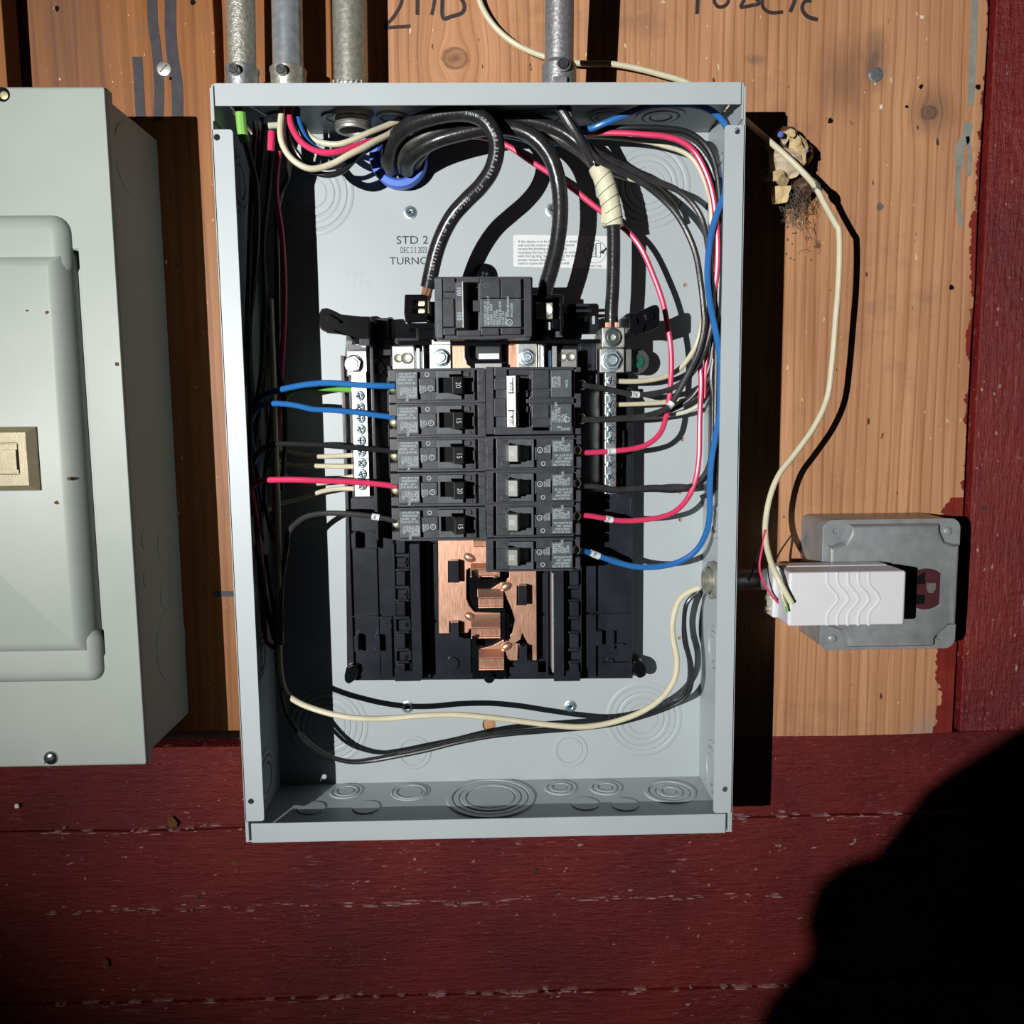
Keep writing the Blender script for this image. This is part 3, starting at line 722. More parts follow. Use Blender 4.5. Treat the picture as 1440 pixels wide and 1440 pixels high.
pipe('rough tin-plated conduit, leftmost of the row entering the box top', 340, .046, .0100, 'galv_rough', (0, 0), 1, 87)
pipe('smooth bluish steel conduit, second from the left above the box', 405, .030, .0112, 'galv_smooth', (-1, 0), 1, 88)
pipe('widest olive grey conduit, third from the left with a low ribbed locknut', 493, .028, .0128, 'galv_olive', (-1, 0), 2, 112)
pipe('speckled grey conduit standing alone right of the others with the cream cable behind it', 786, .072, .0102, 'galv_dark', (0, .012), 3, 79)
# threaded end of the third conduit inside the box
q = P(497, 178, .045)
ci = obj('threaded_bushing', MB().lathe((q.x, q.y, Z0+H_-T), (0, 0, -1), [(.0150, 0), (.0150, .0035), (.0128, .004)] + [(.0128+(.0006 if i % 2 else 0), .004+.001*i) for i in range(8)] + [(.0128, .0125), (.0105, .0125), (.0105, .003)], 32), 'alu_dull')
tag(ci, 'short threaded metal conduit end poking through the box top above the left wires', 'conduit fitting')

# blue bushing
c = P(561, 222, .012)
mb = MB(); mb.lathe((c.x, -.002, c.z), (0, -1, -.10), [(.0150, 0), (.0218, 0), (.0222, .010), (.0222, .0165), (.0212, .018), (.0168, .018), (.0150, .016), (.0150, 0)], 36)
bu = obj('conduit_bushing', mb, 'bush', None, bevel=0); tag(bu, 'blue plastic bushing ring where the thick black cables enter the box', 'bushing')
mb = MB()
for i in range(7):
    x, y = random.uniform(527, 572), 0; y = 236+ (x-527)*.55 + random.uniform(0, 6)
    q = P(x, y, .004); mb.lathe((q.x, -.002, q.z), FRONT, [(random.uniform(.0012, .0026), 0), (.001, .0012), (0, .0018)], 8)
pt = obj('putty_blob', mb, 'tape'); tag(pt, 'crumbs of pale putty stuck under the blue bushing', 'putty'); pt['kind'] = 'stuff'

# ------------------------------------------------------------------ tray and bus assembly
c = P(690, 960, .01)
BUS = thing('bus_assembly', 'black plastic bus tray with copper bus bars behind the breakers', 'bus tray', (c.x, 0, c.z))
tray = [(487, 470), (500, 481), (522, 481), (522, 449), (528, 447), (528, 472), (545, 474), (545, 446), (552, 446), (552, 476), (600, 480), (600, 440), (800, 440), (800, 432), (812, 432), (812, 446), (842, 446), (842, 486), (880, 486),
        (884, 540), (889, 560), (889, 745), (890, 954), (488, 957), (486, 760), (485, 560), (483, 530), (485, 500)]
obj('tray_base', MB().pplate(tray, .020, .003), 'tray', BUS, bevel=.0006)
# upper corner arms
def arm(pts, hf, hb, name='mounting_arm', mat='black', bev=.0022):
    return obj(name, MB().pplate(pts, hf, hb), mat, BUS, bevel=bev, seg=3)
arm([(449, 440), (452, 434), (460, 433), (470, 437), (480, 442), (500, 444), (520, 446), (520, 484), (498, 484), (488, 472), (478, 470), (460, 468), (451, 463), (448, 456)], .070, .064)
arm([(456, 443), (462, 441), (478, 451), (478, 454), (458, 450)], .0745, .069, bev=.0008)
arm([(486, 447), (520, 448), (520, 484), (500, 484), (489, 472)], .065, .018, name='arm_post', bev=.001)
arm([(882, 440), (893, 440), (903, 436), (918, 429), (925, 428), (928, 434), (928, 458), (921, 463), (905, 468), (897, 471), (882, 468)], .070, .064)
arm([(905, 442), (918, 437), (921, 448), (908, 452)], .073, .069, bev=.001)
arm([(884, 446), (896, 446), (897, 455), (908, 455), (904, 466), (884, 464)], .074, .069, bev=.0012)
arm([(880, 441), (893, 441), (893, 470), (880, 470)], .065, .018, name='arm_post', bev=.001)
# lower feet
arm([(487, 938), (494, 934), (503, 936), (504, 944), (499, 957), (490, 963), (484, 958), (484, 950)], .030, .004, name='tray_foot', bev=.003)
arm([(890, 930), (900, 928), (908, 934), (911, 944), (908, 952), (898, 955), (892, 948), (886, 940)], .026, .004, name='tray_foot', bev=.003)
arm([(505, 953), (518, 953), (516, 957), (508, 957)], .012, .004, name='tray_foot', bev=.001)
def tb(x0, y0, x1, y1, hf, hb=.019, mat='tray', name='tray_rib', bev=.0005):
    return obj(name, MB().pbox(x0, y0, x1, y1, hf, hb), mat, BUS, bevel=bev)
# left half panels
tb(486, 500, 491, 952, .026)                         # outer ridge
tb(493, 700, 531, 747, .0225); tb(493, 770, 531, 866, .0225); tb(493, 868, 534, 950, .0225)
tb(533, 515, 551, 867, .0245); tb(535, 871, 551, 953, .0245)
tb(532, 868, 552, 871, .0275); tb(493, 866, 532, 868, .0265)
for y in (750, 895):
    k = 4 if y > 800 else 0
    tb(494+k, y, 500+k, y+22, .034); tb(523+k, y, 530+k, y+22, .034); tb(500+k, y+20, 524+k, y+22, .024)
for x, y, r in ((544, 880, 7), (530, 917, 6), (544, 520, 6), (533, 497, 6), (636, 933, 9), (530, 568, 6), (828, 875, 5), (858, 930, 5)):
    q = P(x, y, .0245); obj('ejector_disc', MB().lathe((q.x, -.0215, q.z), FRONT, [(r/1760, 0), (r/1760, .0034), (0, .0034)], 20), 'tray', BUS)
# hook rails, left and right
for side in (0, 1):
    X = (lambda v: v) if side == 0 else (lambda v: 1371-v)
    def tr(x0, y0, x1, y1, hf, hb=.019, mat='tray', name='tray_rib', bev=.0005):
        a_, b_ = sorted((X(x0), X(x1))); return tb(a_, y0, b_, y1, hf, hb, mat, name, bev)
    tr(553, 765, 557, 955, .034)
    tr(572, 765, 577, 952, .030); tr(578, 765, 592, 952, .044, mat='tray', name='side_rail')
    tr(600, 765, 603.5, 952, .030); tr(555, 944, 592, 958, .040, name='rail_end')
    for k, y in enumerate((760, 805, 848, 893, 935)):
        y += 0
        tr(557, y-2, 570, y+19, .039, name='breaker_hook', bev=.0012)
        tr(556, y+19, 576, y+23, .036, name='breaker_hook', bev=.0008)
        tr(556, y-5, 576, y-2, .036, name='breaker_hook', bev=.0008)
        if k < 4:
            tr(557, y+24, 575, y+38, .030, name='hook_plate')
            q = P(X(572), y+31, .0305); obj('hook_hole', MB().lathe((q.x, -.030, q.z), FRONT, [(.0017, 0), (.0017, .0004), (0, .0004)], 14), 'dark', BUS)
tb(776, 806, 779, 946, .043, .019, 'silver_face', 'rail_edge_glint')  # silver strip added as the shine along the black rail's edge
tb(604, 765, 616, 872, .0225); tb(605, 875, 662, 948, .0225)
tb(755, 806, 769, 862, .0225); tb(714, 930, 770, 948, .0225); tb(756, 866, 770, 946, .0225)
# right half panels
tb(824, 790, 838, 861, .0245); tb(824, 864, 838, 953, .0245); tb(846, 790, 885, 860, .0225); tb(846, 863, 885, 950, .0225); tb(886, 560, 890, 952, .026)
tb(838, 888, 847, 908, .030); tb(862, 888, 864, 914, .028); tb(846, 932, 885, 936, .027); tb(865, 905, 878, 908, .026)
tb(870, 545, 888, 700, .0265); tb(870, 605, 878, 640, .034)
for y in (557, 582, 603, 628, 650, 672): tb(866, y, 876, y+9, .034, bev=.002, name='tray_tooth')
# upper tray details between breakers and arms
tb(523, 449, 528, 760, .045, name='side_rail'); tb(533, 482, 550, 500, .030); tb(524, 478, 556, 482, .036); tb(556, 475, 610, 484, .050, .019)
tb(533, 530, 548, 592, .0265); tb(533, 596, 548, 690, .0265); tb(530, 447, 545, 478, .030); 
for s in ((532, 517, 8),):
    q = P(s[0], s[1], .03); o = obj('plug', MB().lathe((q.x, -.019, q.z), FRONT, [(.0046, 0), (.0046, .010), (.0020, .010), (.0016, .0125), (0, .0125)], 12), 'black', BUS)
q = P(828, 515, .03); obj('plug', MB().lathe((q.x, -.019, q.z), FRONT, [(.0046, 0), (.0046, .010), (.0020, .010), (.0016, .0125), (0, .0125)], 12), 'black', BUS)
tb(818, 470, 842, 482, .035, mat='new_grey', name='window_tab'); tb(816, 484, 841, 535, .030); tb(838, 470, 843, 540, .045)
tb(822, 440, 827, 452, .022, mat='new_grey', name='window_tab'); tb(833, 444, 837, 456, .022, mat='new_grey', name='window_tab')
tb(800, 427, 828, 431, .045); tb(800, 435, 832, 439, .045)
tb(493, 445, 520, 478, .03); tb(505, 476, 520, 486, .0705); tb(487, 478, 496, 530, .028, mat='breaker_hi')
# ---- copper bus bars
CB = .034
def cop(pts, holes=(), hf=CB, hb=.030, mat='copper', name='bus_bar'):
    return obj(name, MB().pplate(pts, hf, hb, holes), mat, BUS, bevel=.0005)
lb = cop([(616, 752), (690, 752), (690, 768), (684, 777), (684, 798), (660, 799), (656, 802), (656, 842), (660, 852), (668, 861), (704, 862), (704, 884), (661, 884), (658, 890), (647, 890), (647, 874), (632, 874), (632, 891), (617, 891)],
         [[(630, 789), (646, 789), (646, 819), (630, 819)]])
rb = cop([(716, 770), (754, 770), (755, 929), (742, 929), (742, 907), (729, 907), (728, 929), (717, 929), (712, 924), (712, 918), (675, 917), (676, 912), (690, 909), (704, 902), (720, 891), (724, 872), (720, 858), (712, 840), (671, 840), (671, 829), (690, 828), (703, 820), (716, 812)],
         [[(727, 824), (741, 824), (741, 851), (727, 851)]])
for (x, y, fl) in ((660, 784, 1), (661, 867, 1), (711, 825, -1), (712, 909, -1)):
    q = P(x, y, CB); mb = MB(); pts = []
    for i in range(9):
        t = i/8; pts.append(Vector((q.x+(t-.5)*.0088, -(CB+.0002), q.z-fl*(t-.5)*.0048)))
    rr = [.0010, .0023, .0030, .0033, .0034, .0033, .0030, .0023, .0010]
    obj('dimple', mb.tube(pts, .002, 12, rr, .8), 'copper', lb if fl > 0 else rb)
tb(632, 789, 645, 819, .044, name='bus_clip'); tb(634, 876, 645, 902, .044, name='bus_clip'); tb(729, 824, 741, 851, .044, name='bus_clip'); tb(731, 909, 741, 935, .044, name='bus_clip')
obj('centre_spine', MB().pplate([(664, 760), (712, 760), (713, 800), (714, 845), (712, 952), (708, 956), (664, 955), (663, 900), (668, 870), (663, 850), (659, 835), (659, 800)], .029, .019), 'black', BUS, bevel=.001)
obj('spine_knob', MB().lathe(Vector(P(688, 948, .026)), (0, -1, -.3), [(.0055, 0), (.0053, .004), (.004, .007), (0, .008)], 20), 'black', BUS)
tb(705, 862, 715, 900, .037, .019, 'black', 'spine_rib'); tb(708, 857, 711, 903, .040, .019, 'black', 'spine_rib')
def stab(x0, x1, y0, y1, y2, y3):
    """copper blade: slopes up from the bar, stands proud, drops back"""
    z0_, z1_, z2_, z3_ = (P(690, y, .045).z for y in (y0, y1, y2, y3)); a_, b_ = P(x0, y1, .045).x, P(x1, y1, .045).x
    prof = [(z0_, CB+.0004), (z1_+.0008, CB+.0050), (z1_, CB+.0065), (z1_-.0009, CB+.0062), (z1_-.0014, CB+.0046), (z3_+.0016, CB+.0042), (z3_+.0010, CB+.0060), (z3_, CB+.0062), (z3_, CB-.003), (z0_, CB-.003)]
    mb = MB(); bm = mb.bm
    A = [bm.verts.new((a_, -h, z)) for z, h in prof]; B = [bm.verts.new((b_, -h, z)) for z, h in prof]
    for i in range(len(prof)):
        j = (i+1) % len(prof); bm.faces.new((A[i], A[j], B[j], B[i]))
    bm.faces.new(A); bm.faces.new(list(reversed(B)))
    return obj('breaker_stab', mb, 'copper', BUS, bevel=.0003)
stab(661, 703, 795, 801, 804, 813); stab(672, 708, 832, 842, 843, 857); stab(662, 704, 868, 884, 886, 900); stab(673, 709, 918, 927, 929, 945)
stab(665, 700, 752, 760, 765, 772)
tb(663, 803, 668, 815, .044, .019, 'black', 'spine_rib'); tb(668, 816, 702, 820, .046, .019, 'black', 'spine_rib')
tb(664, 894, 670, 912, .044, .019, 'black', 'spine_rib')
for x in (672, 697):
    q = P(x, 816, .046); obj('spine_pin', MB().cyl((q.x, -.03, q.z), FRONT, .0026, .018, 16), 'black', BUS)
# ---- metal parts between main breaker and branch breakers
def hexbolt(x, y, h, r, mat='zinc', washer=True, par=BUS, a0=.3):
    q = P(x, y, h); mb = MB()
    if washer: mb.lathe((q.x, -h, q.z), FRONT, [(r*1.28, 0), (r*1.28, .0008), (r*1.0, .0012)], 28)
    mb.plate(circ(q.x, q.z, r*1.06, 6, a0), h, h+.0042)
    o = obj('hex_bolt', mb, mat, par, bevel=.0005)
    m2 = MB().lathe((q.x, -(h+.0042), q.z), FRONT, [(r*.74, 0), (r*.70, .0005), (r*.52, .0006), (r*.46, -.0012), (0, -.0014)], 20)
    obj('bolt_recess', m2, 'steel', o)
    return o
def mp(x0, y0, x1, y1, hf, hb, mat, name='terminal_plate', bev=.0005):
    return obj(name, MB().pbox(x0, y0, x1, y1, hf, hb), mat, BUS, bevel=bev)
mp(604, 480, 634, 520, .052, .030, 'alu'); mp(633, 482, 662, 520, .049, .030, 'copper', 'copper_strap')
hexbolt(621, 503, .052, .0052)
mp(711, 482, 729, 520, .049, .030, 'copper', 'copper_strap'); mp(728, 480, 755, 520, .052, .030, 'alu'); hexbolt(741, 503, .052, .0052)
mp(551, 486, 583, 520, .050, .030, 'alu_dull', 'terminal_lug', .001); mp(586, 489, 590, 520, .058, .030, 'alu', 'terminal_fin'); mp(594, 486, 596, 520, .058, .030, 'alu', 'terminal_fin')
mp(583, 493, 594, 520, .045, .030, 'zinc')
q = P(560, 504, .05); obj('lug_screw', MB().lathe((q.x, -.050, q.z), FRONT, [(.0032, 0), (.0032, .001), (.0020, .0005), (0, .0003)], 20), 'brass', BUS)
q = P(572, 504, .05); obj('lug_screw', MB().lathe((q.x, -.050, q.z), FRONT, [(.0042, 0), (.0042, .002), (.0028, .0012), (0, .001)], 20), 'alu_dull', BUS)
mp(757, 484, 763, 520, .056, .030, 'alu', 'terminal_fin'); mp(763, 486, 766, 520, .06, .030, 'steel', 'terminal_fin'); mp(771, 492, 777, 517, .046, .03, 'blue_w', 'blue_tab'); mp(777, 486, 783, 520, .058, .030, 'alu', 'terminal_fin')
mp(783, 490, 812, 520, .050, .030, 'alu', 'terminal_lug', .001)
for x in (790, 802):
    q = P(x, 502, .05); o = obj('lug_screw', MB().lathe((q.x, -.050, q.z), FRONT, [(.0034, 0), (.0034, .0012), (.0024, .0004), (0, .0002)], 20), 'alu_dull', BUS)
# black bracket in the middle
obj('centre_bracket', MB().pplate([(634, 481), (714, 481), (714, 484), (706, 484), (706, 520), (668, 520), (656, 512), (653, 504), (653, 486), (634, 486)], .060, .030, [[(660, 487), (702, 487), (702, 506), (664, 506), (660, 500)]]), 'black', BUS, bevel=.0012)
mp(660, 487, 703, 506, .050, .035, 'breaker', 'bracket_floor')
p_ = mp(673, 497, 702, 505, .0545, .049, 'label', 'small_label', .0002)
mp(668, 511, 706, 520, .0625, .05, 'silver_face', 'bracket_lip')
tb(560, 478, 845, 484, .056, .019, 'black', 'cross_bar'); tb(610, 474, 700, 480, .066, .03, 'black', 'cross_bar')
mp(607, 478, 634, 484, .060, .030, 'alu')
# centre deck under the breakers
obj('breaker_deck', MB().pplate([(556, 520), (812, 520), (812, 800), (690, 800), (690, 758), (556, 758)], .030, .019), 'tray', BUS)

# ------------------------------------------------------------------ neutral bars
def nbar(x, y0, y1, ys, label, wpx):
    h = .047; q = P(x[1], y1, h)
    t = thing('neutral_bar', label, 'terminal bar', (q.x, -.02, q.z))
    xa = [P(x[0], y0, h).x, P(x[1], y1, h).x]; wv_ = wpx/1825/2
    zA, zB = P(x[0], y0, h).z, P(x[1], y1, h).z; xm = (xa[0]+xa[1])/2
    holes = []
    obj('bar', MB().box(xm-wv_, xm+wv_, zB, zA, .0335, h), 'alu', t, bevel=.0006)
    for y in ys:
        q = P(x[0]+(x[1]-x[0])*(y-y0)/(y1-y0), y, h)
        s = obj('terminal_screw', MB().lathe((xm, -h, q.z), FRONT, [(.0041, 0), (.0041, .0008), (.0034, .0016), (.0022, .0018), (.0016, .001), (0, .0008)], 18), 'zinc', t)
        m2 = MB(); a0 = random.uniform(0, 1.5)
        for a in (a0, a0+math.pi/2):
            d = Vector((math.cos(a), math.sin(a)))*.0030; n = Vector((-d.y, d.x)).normalized()*.0004
            m2.plate([(xm-d.x-n.x, q.z-d.y-n.y), (xm+d.x-n.x, q.z+d.y-n.y), (xm+d.x+n.x, q.z+d.y+n.y), (xm-d.x+n.x, q.z-d.y+n.y)], h+.0010, h+.00195)
        obj('drive_recess', m2, 'ink', s)
        # wire hole at the side of the bar
    return t, xm
nL, xmL = nbar((505, 509), 522, 699, [541+(15.7*i) for i in range(1, 10)], 'bright aluminium neutral bar left of the left breaker column', 20)
nR, xmR = nbar((859, 858), 524, 695, [535, 553, 569, 584, 603, 619, 637, 653, 670, 688], 'bright aluminium neutral bar between the right breakers and the loose wires', 16)
for y in (575, 591, 607, 622, 640, 658, 672, 690):
    q = P(520, y, .04); obj('bar_slot', MB().box(q.x-.0012, q.x+.0022, q.z-.002, q.z+.002, .030, .040), 'brown', nL, bevel=.0003)
def lug(par, x0, y0, x1, y1, hf, hb, mat, name='lug_plate', bev=.0007):
    return obj(name, MB().pbox(x0, y0, x1, y1, hf, hb), mat, par, bevel=bev)
lug(nL, 488, 493, 516, 528, .040, .020, 'alu'); hexbolt(498, 512, .040, .0058, 'steel', par=nL); lug(nL, 490, 484, 516, 492, .046, .02, 'breaker', 'lug_shield')
lug(nR, 843, 490, 878, 524, .044, .020, 'alu_dull'); hexbolt(860, 507, .044, .0068, 'zinc', par=nR, a0=.1)
lb_ = lug(nR, 846, 460, 879, 489, .060, .030, 'alu_dull', 'main_lug', .001)
q = P(861, 474.5, .06); ls = obj('lug_screw', MB().lathe((q.x, -.060, q.z), FRONT, [(.0070, 0), (.0070, .0012), (.0056, .0014), (.0052, .0006), (.0040, .0006), (.0036, .0016), (.0022, .0016), (.0018, -.001), (0, -.001)], 28), 'steel', lb_)
lug(nR, 879, 490, 888, 523, .040, .018, 'alu', 'bond_strap')
q = P(896, 508, .028); obj('strap_tab', MB().lathe((q.x, -.024, q.z), FRONT, [(.0098, 0), (.0098, .0022), (0, .0022)], 32), 'steel', nR, bevel=0)
gs = obj('bonding_screw', MB().lathe((q.x+.0005, -.0262, q.z), FRONT, [(.0052, 0), (.0050, .0014), (.0036, .0026), (.0024, .0028), (.0014, .0018), (0, .0016)], 20), 'green_screw', nR, label='green screw')
m2 = MB()
for a in (.3, .3+math.pi/2):
    d = Vector((math.cos(a), math.sin(a)))*.0032; n = Vector((-d.y, d.x)).normalized()*.0005
    m2.plate([(q.x-d.x-n.x, q.z-d.y-n.y), (q.x+d.x-n.x, q.z+d.y-n.y), (q.x+d.x+n.x, q.z+d.y+n.y), (q.x-d.x+n.x, q.z-d.y+n.y)], .0275, .0293)
obj('drive_recess', m2, 'steel', gs)
# bonding strap towards tang on the left part

# ------------------------------------------------------------------ breakers
BS = 1/1929.0
def breaker_meshes():
    """one-pole breaker, local frame: x towards the bus centre, z up, y = -(height off wall); drawn around photo row one"""
    cx, cy = 613.5, 542.0
    def lx(x): return (x-cx)*BS
    def lz(y): return (cy-y)*BS
    def b(mb, x0, y0, x1, y1, hf, hb): return mb.box(lx(x0), lx(x1), lz(y1), lz(y0), hb, hf)
    def r4(x0, y0, x1, y1): return [(lx(x0), lz(y1)), (lx(x1), lz(y1)), (lx(x1), lz(y0)), (lx(x0), lz(y0))]
    out = []
    mb = MB()
    mb.plate(r4(556, 518.2, 667, 566.4), .031, .0755, [r4(616.5, 531.5, 648, 552.5)])
    b(mb, 670.5, 518.2, 681.5, 566.4, .0790, .031); b(mb, 667, 518.2, 670.5, 566.4, .066, .031)
    b(mb, 616, 531, 649, 553, .060, .031)
    b(mb, 545.5, 519, 556.5, 536, .0745, .031); b(mb, 545.5, 553, 556.5, 566, .0745, .031); b(mb, 549, 536, 556.5, 553, .060, .031)
    out.append(('body', mb, 'breaker', .0006, None))
    mb = MB()
    b(mb, 556, 518.2, 671, 521.2, .0785, .07); b(mb, 556, 562.6, 671, 566.4, .0785, .07)
    b(mb, 589, 532, 612, 550.5, .0790, .07); b(mb, 671, 524, 680, 538, .0795, .075); b(mb, 671, 540, 680, 552, .0795, .075); b(mb, 649, 523, 660, 530, .077, .07); b(mb, 649, 537, 666, 551, .0775, .07)
    out.append(('rail', mb, 'breaker', .0004, None))
    mb = MB(); mb.plate(r4(613.5, 521.8, 648.5, 561.4), .0745, .0800, [r4(616.5, 531.5, 648, 552.5)])
    out.append(('handle_frame', mb, 'breaker_hi', .0005, None))
    mb = MB(); b(mb, 557.5, 522.5, 587.5, 561, .0797, .07)
    out.append(('label_panel', mb, 'breaker_hi', .0005, None))
    # print
    pr = MB(); hh = .0797
    for i, t in enumerate(('FOR USE IN TYPE', 'PANELBOARDS', '120/240V~ 10kA', 'CU-AL 60/75C 40C')):
        pr.text(t, lx(559+(0 if i > 1 else 3)), lz(526.8+i*4.3), hh, .0023, sx=.72)
    for i, t in enumerate(('SIEMENS', 'TYPE QP', '120/240V', 'HACR TYPE', 'SWD', '15-20A')):
        pr.text(t, lx(582.5-i*4.0), lz(543.8), hh, .0027, ang=-math.pi/2, sx=.74)
    for i, t in enumerate(('LISTED', 'CIRCUIT', 'BREAKER')):
        pr.text(t, lx(596.5-i*3.2), lz(542), .0790, .0019, ang=-math.pi/2, sx=.75)
    c_ = (lx(605), lz(546)); pr.plate(circ(*c_, .0021, 18), .079, .0791, [circ(*c_, .0017, 18)])
    pr.text('UL', c_[0]-.0007, c_[1]+.0011, .0790, .0018, ang=-math.pi/2, sx=.8)
    c_ = (lx(600), lz(526.5)); pr.plate(circ(*c_, .0016, 16), .0755, .0757, [circ(*c_, .0012, 16)])
    out.append(('printed_text', pr, 'print', 0, 'flat'))
    em = MB(); em.text('OFF', lx(592), lz(560), .0755, .0036, sx=.9); 
    out.append(('embossed_text', em, 'breaker', 0, 'flat'))
    em = MB(); em.text('ON', lx(652), lz(561), .0772, .0028)
    out.append(('embossed_text', em, 'breaker', 0, 'flat'))
    # toggle
    hb = MB(); bm = hb.bm
    prof = [(lx(619), .070), (lx(626), .0765), (lx(632), .080), (lx(637), .0935), (lx(650.5), .0915), (lx(654), .072), (lx(640), .064)]
    for z0_, z1_ in ((lz(554), lz(531)),):
        A = [bm.verts.new((x, -h, z0_)) for x, h in prof]; B = [bm.verts.new((x, -h, z1_)) for x, h in prof]
        for i in range(len(prof)):
            j = (i+1) % len(prof); bm.faces.new((A[i], A[j], B[j], B[i]))
        bm.faces.new(A); bm.faces.new(list(reversed(B)))
    out.append(('handle', hb, 'handle', .0005, None))
    ts = MB().lathe((lx(551), -.062, lz(544)), (-.3, -1, 0), [(.0040, 0), (.0040, .0012), (.0030, .002), (.0015, .0012), (0, .001)], 18)
    out.append(('terminal_screw', ts, 'brass', 0, None))
    return out
_bm = None
def breaker(x, y, rating, label, flip=False, hcol='handle'):
    """x, y: pixel of the breaker centre at its face height"""
    global _bm
    q = P(x, y, .081)
    root = thing('circuit_breaker', label, 'breaker', (q.x, 0, q.z), 'single-pole circuit breakers in the panel')
    if flip: root.rotation_euler = (0, math.pi, 0)
    hobj = None
    if _bm is None:
        _bm = []
        for nm, mb, mt, bev, fl in breaker_meshes():
            o = obj(nm, mb, mt, root, bevel=bev, smooth=(fl != 'flat'), local=True); _bm.append(o)
            if nm == 'handle': hobj = o
    else:
        for s in _bm:
            o = s.copy(); COL.objects.link(o); o.parent = root
            if s.name.split('.')[0] == 'handle': hobj = o
    key = ('rt', rating)
    cx, cy = 613.5, 542.0
    mb = MB(); me = text_mesh(rating, 'CENTER')
    xa = (641.6-cx)*BS
    for (dx) in (0,):
        # face of the handle tilts slightly: follow it
        tilt = math.atan2(.0935-.0915, 13.5*BS)
        m_ = Matrix.Translation((xa, -.09285, (cy-542.5)*BS)) @ Matrix.Rotation(tilt, 4, 'Z') @ Matrix.Rotation(math.pi/2, 4, 'Y') @ Matrix.Rotation(math.pi/2, 4, 'X') @ Matrix.Diagonal((.0052*.85, .0054, .0003, 1))
        mb.mesh_add(me, m_)
    r = obj('rating_number', mb, 'print', root, smooth=False, local=True); r.parent = hobj
    if flip and hcol != 'handle':
        hobj.data = hobj.data.copy(); hobj.data.materials[0] = M[hcol]
    return root
lefts = [(542, '20', 'top breaker of the left column, rated 20, fed by the upper blue wire'),
         (591, '15', 'second breaker of the left column, rated 15, fed by the lower blue wire'),
         (639.5, '15', 'middle breaker of the left column, rated 15, fed by the straight black wire'),
         (688.5, '20', 'fourth breaker of the left column, rated 20, fed by the straight red wire'),
         (737.3, '15', 'bottom breaker of the left column, rated 15, fed by a tagged black wire')]
for i, (y, rt, lb) in enumerate(lefts): breaker(613.5+i*.9, y, rt, lb)
rights = [(637.2, 'breaker directly under the double-pole breaker in the right column, fed by a red wire', ),
          (685.2, 'black-wired breaker in the right column between two red-wired ones'),
          (732.5, 'second breaker from the bottom of the right column, fed by a red wire'),
          (781, 'bottom breaker of the right column, fed by the long blue wire')]
for i, (y, lb) in enumerate(rights): breaker(751.0-i*.2, y, '20', lb, True, 'handle_lit_grey')
# double-pole breaker
q = P(751.5, 563.5, .081)
DP = thing('double_pole_breaker', 'double-pole breaker with one long silver handle at the top of the right column', 'breaker', (q.x, 0, q.z))
def pb(mb, x0, y0, x1, y1, hf, hb): return mb.pbox(x0, y0, x1, y1, hf, hb)
mb = MB(); mb.pplate([(683, 516), (808, 516), (808, 611), (684, 611)], .0755, .031, [[(713, 528), (744, 528), (744, 600), (713, 600)]])
pb(mb, 713, 527, 745, 601, .058, .031); pb(mb, 808, 516, 817, 523, .0745, .031); pb(mb, 808, 553, 817, 573, .0745, .031); pb(mb, 808, 602, 817, 611, .0745, .031)
pb(mb, 683.5, 516, 694, 611, .0790, .07)
obj('body', mb, 'breaker', DP, bevel=.0006)
mb = MB()
for b_ in ((695, 516, 713, 529), (695, 532, 711, 548), (695, 560, 711, 586), (695, 600, 806, 611), (736, 549, 743, 558), (740, 560.5, 807, 567), (736, 571, 743, 580), (748, 549, 773, 559), (748, 520, 772, 547), (748, 569, 772, 588), (713, 516, 807, 519.5), (748, 598, 773, 606)):
    pb(mb, *b_, .0787, .07)
obj('rail', mb, 'breaker', DP, bevel=.0004)
mb = MB(); pb(mb, 774.5, 520, 804, 558.5, .0797, .07); pb(mb, 774.5, 568, 804, 607, .0797, .07); obj('label_panel', mb, 'breaker_hi', DP, bevel=.0005)
mb = MB(); pr_h = .0797
for y0, cols in ((545, ('SIEMENS', 'TYPE QP', '120/240V', 'HACR')), (594, ('120/240V~', 'COMMON TRIP', 'HACR TYPE', 'CU-AL', '60/75C'))):
    for i, t in enumerate(cols):
        q = XZ(779.5+i*4.4 + (6 if (y0 == 545 and i == 3) else 0), y0, pr_h); mb.text(t, q[0], q[1], pr_h, .0028, ang=math.pi/2, sx=.75)
q = XZ(797, 590, pr_h); mb.plate(circ(*q, .0021, 18), pr_h, pr_h+.0001, [circ(*q, .0017, 18)])
for i, t in enumerate(('20A', 'LISTED')):
    q = XZ(783+i*6, 603+i*3-1, pr_h); mb.text(t, q[0], q[1], pr_h, .0022)
obj('printed_text', mb, 'print', DP, smooth=False)
mb = MB(); bm = mb.bm; xa, xb = P(712.5, 563, .094).x, P(725.5, 563, .094).x; za, zb_ = P(719, 601, .094).z, P(719, 528, .094).z
prof = [(xa, .0925), (xb, .0945), (xb+.0035, .078), (xb+.002, .062), (xa+.003, .062)]
A = [bm.verts.new((x, -h, za)) for x, h in prof]; B = [bm.verts.new((x, -h, zb_)) for x, h in prof]
for i in range(len(prof)):
    j = (i+1) % len(prof); bm.faces.new((A[i], A[j], B[j], B[i]))
bm.faces.new(A); bm.faces.new(list(reversed(B)))
DH = obj('handle', mb, 'handle', DP, bevel=.0004)
mb = MB().plate([(xa+.0003, za+.0003), (xb-.0003, za+.0003), (xb-.0003, zb_-.0003), (xa+.0003, zb_-.0003)], .0920, .0952)
mb = MB(); bm = mb.bm
f_ = [(xa+.0002, .0927), (xb-.0002, .0947), (xb-.0002, .0942), (xa+.0002, .0922)]
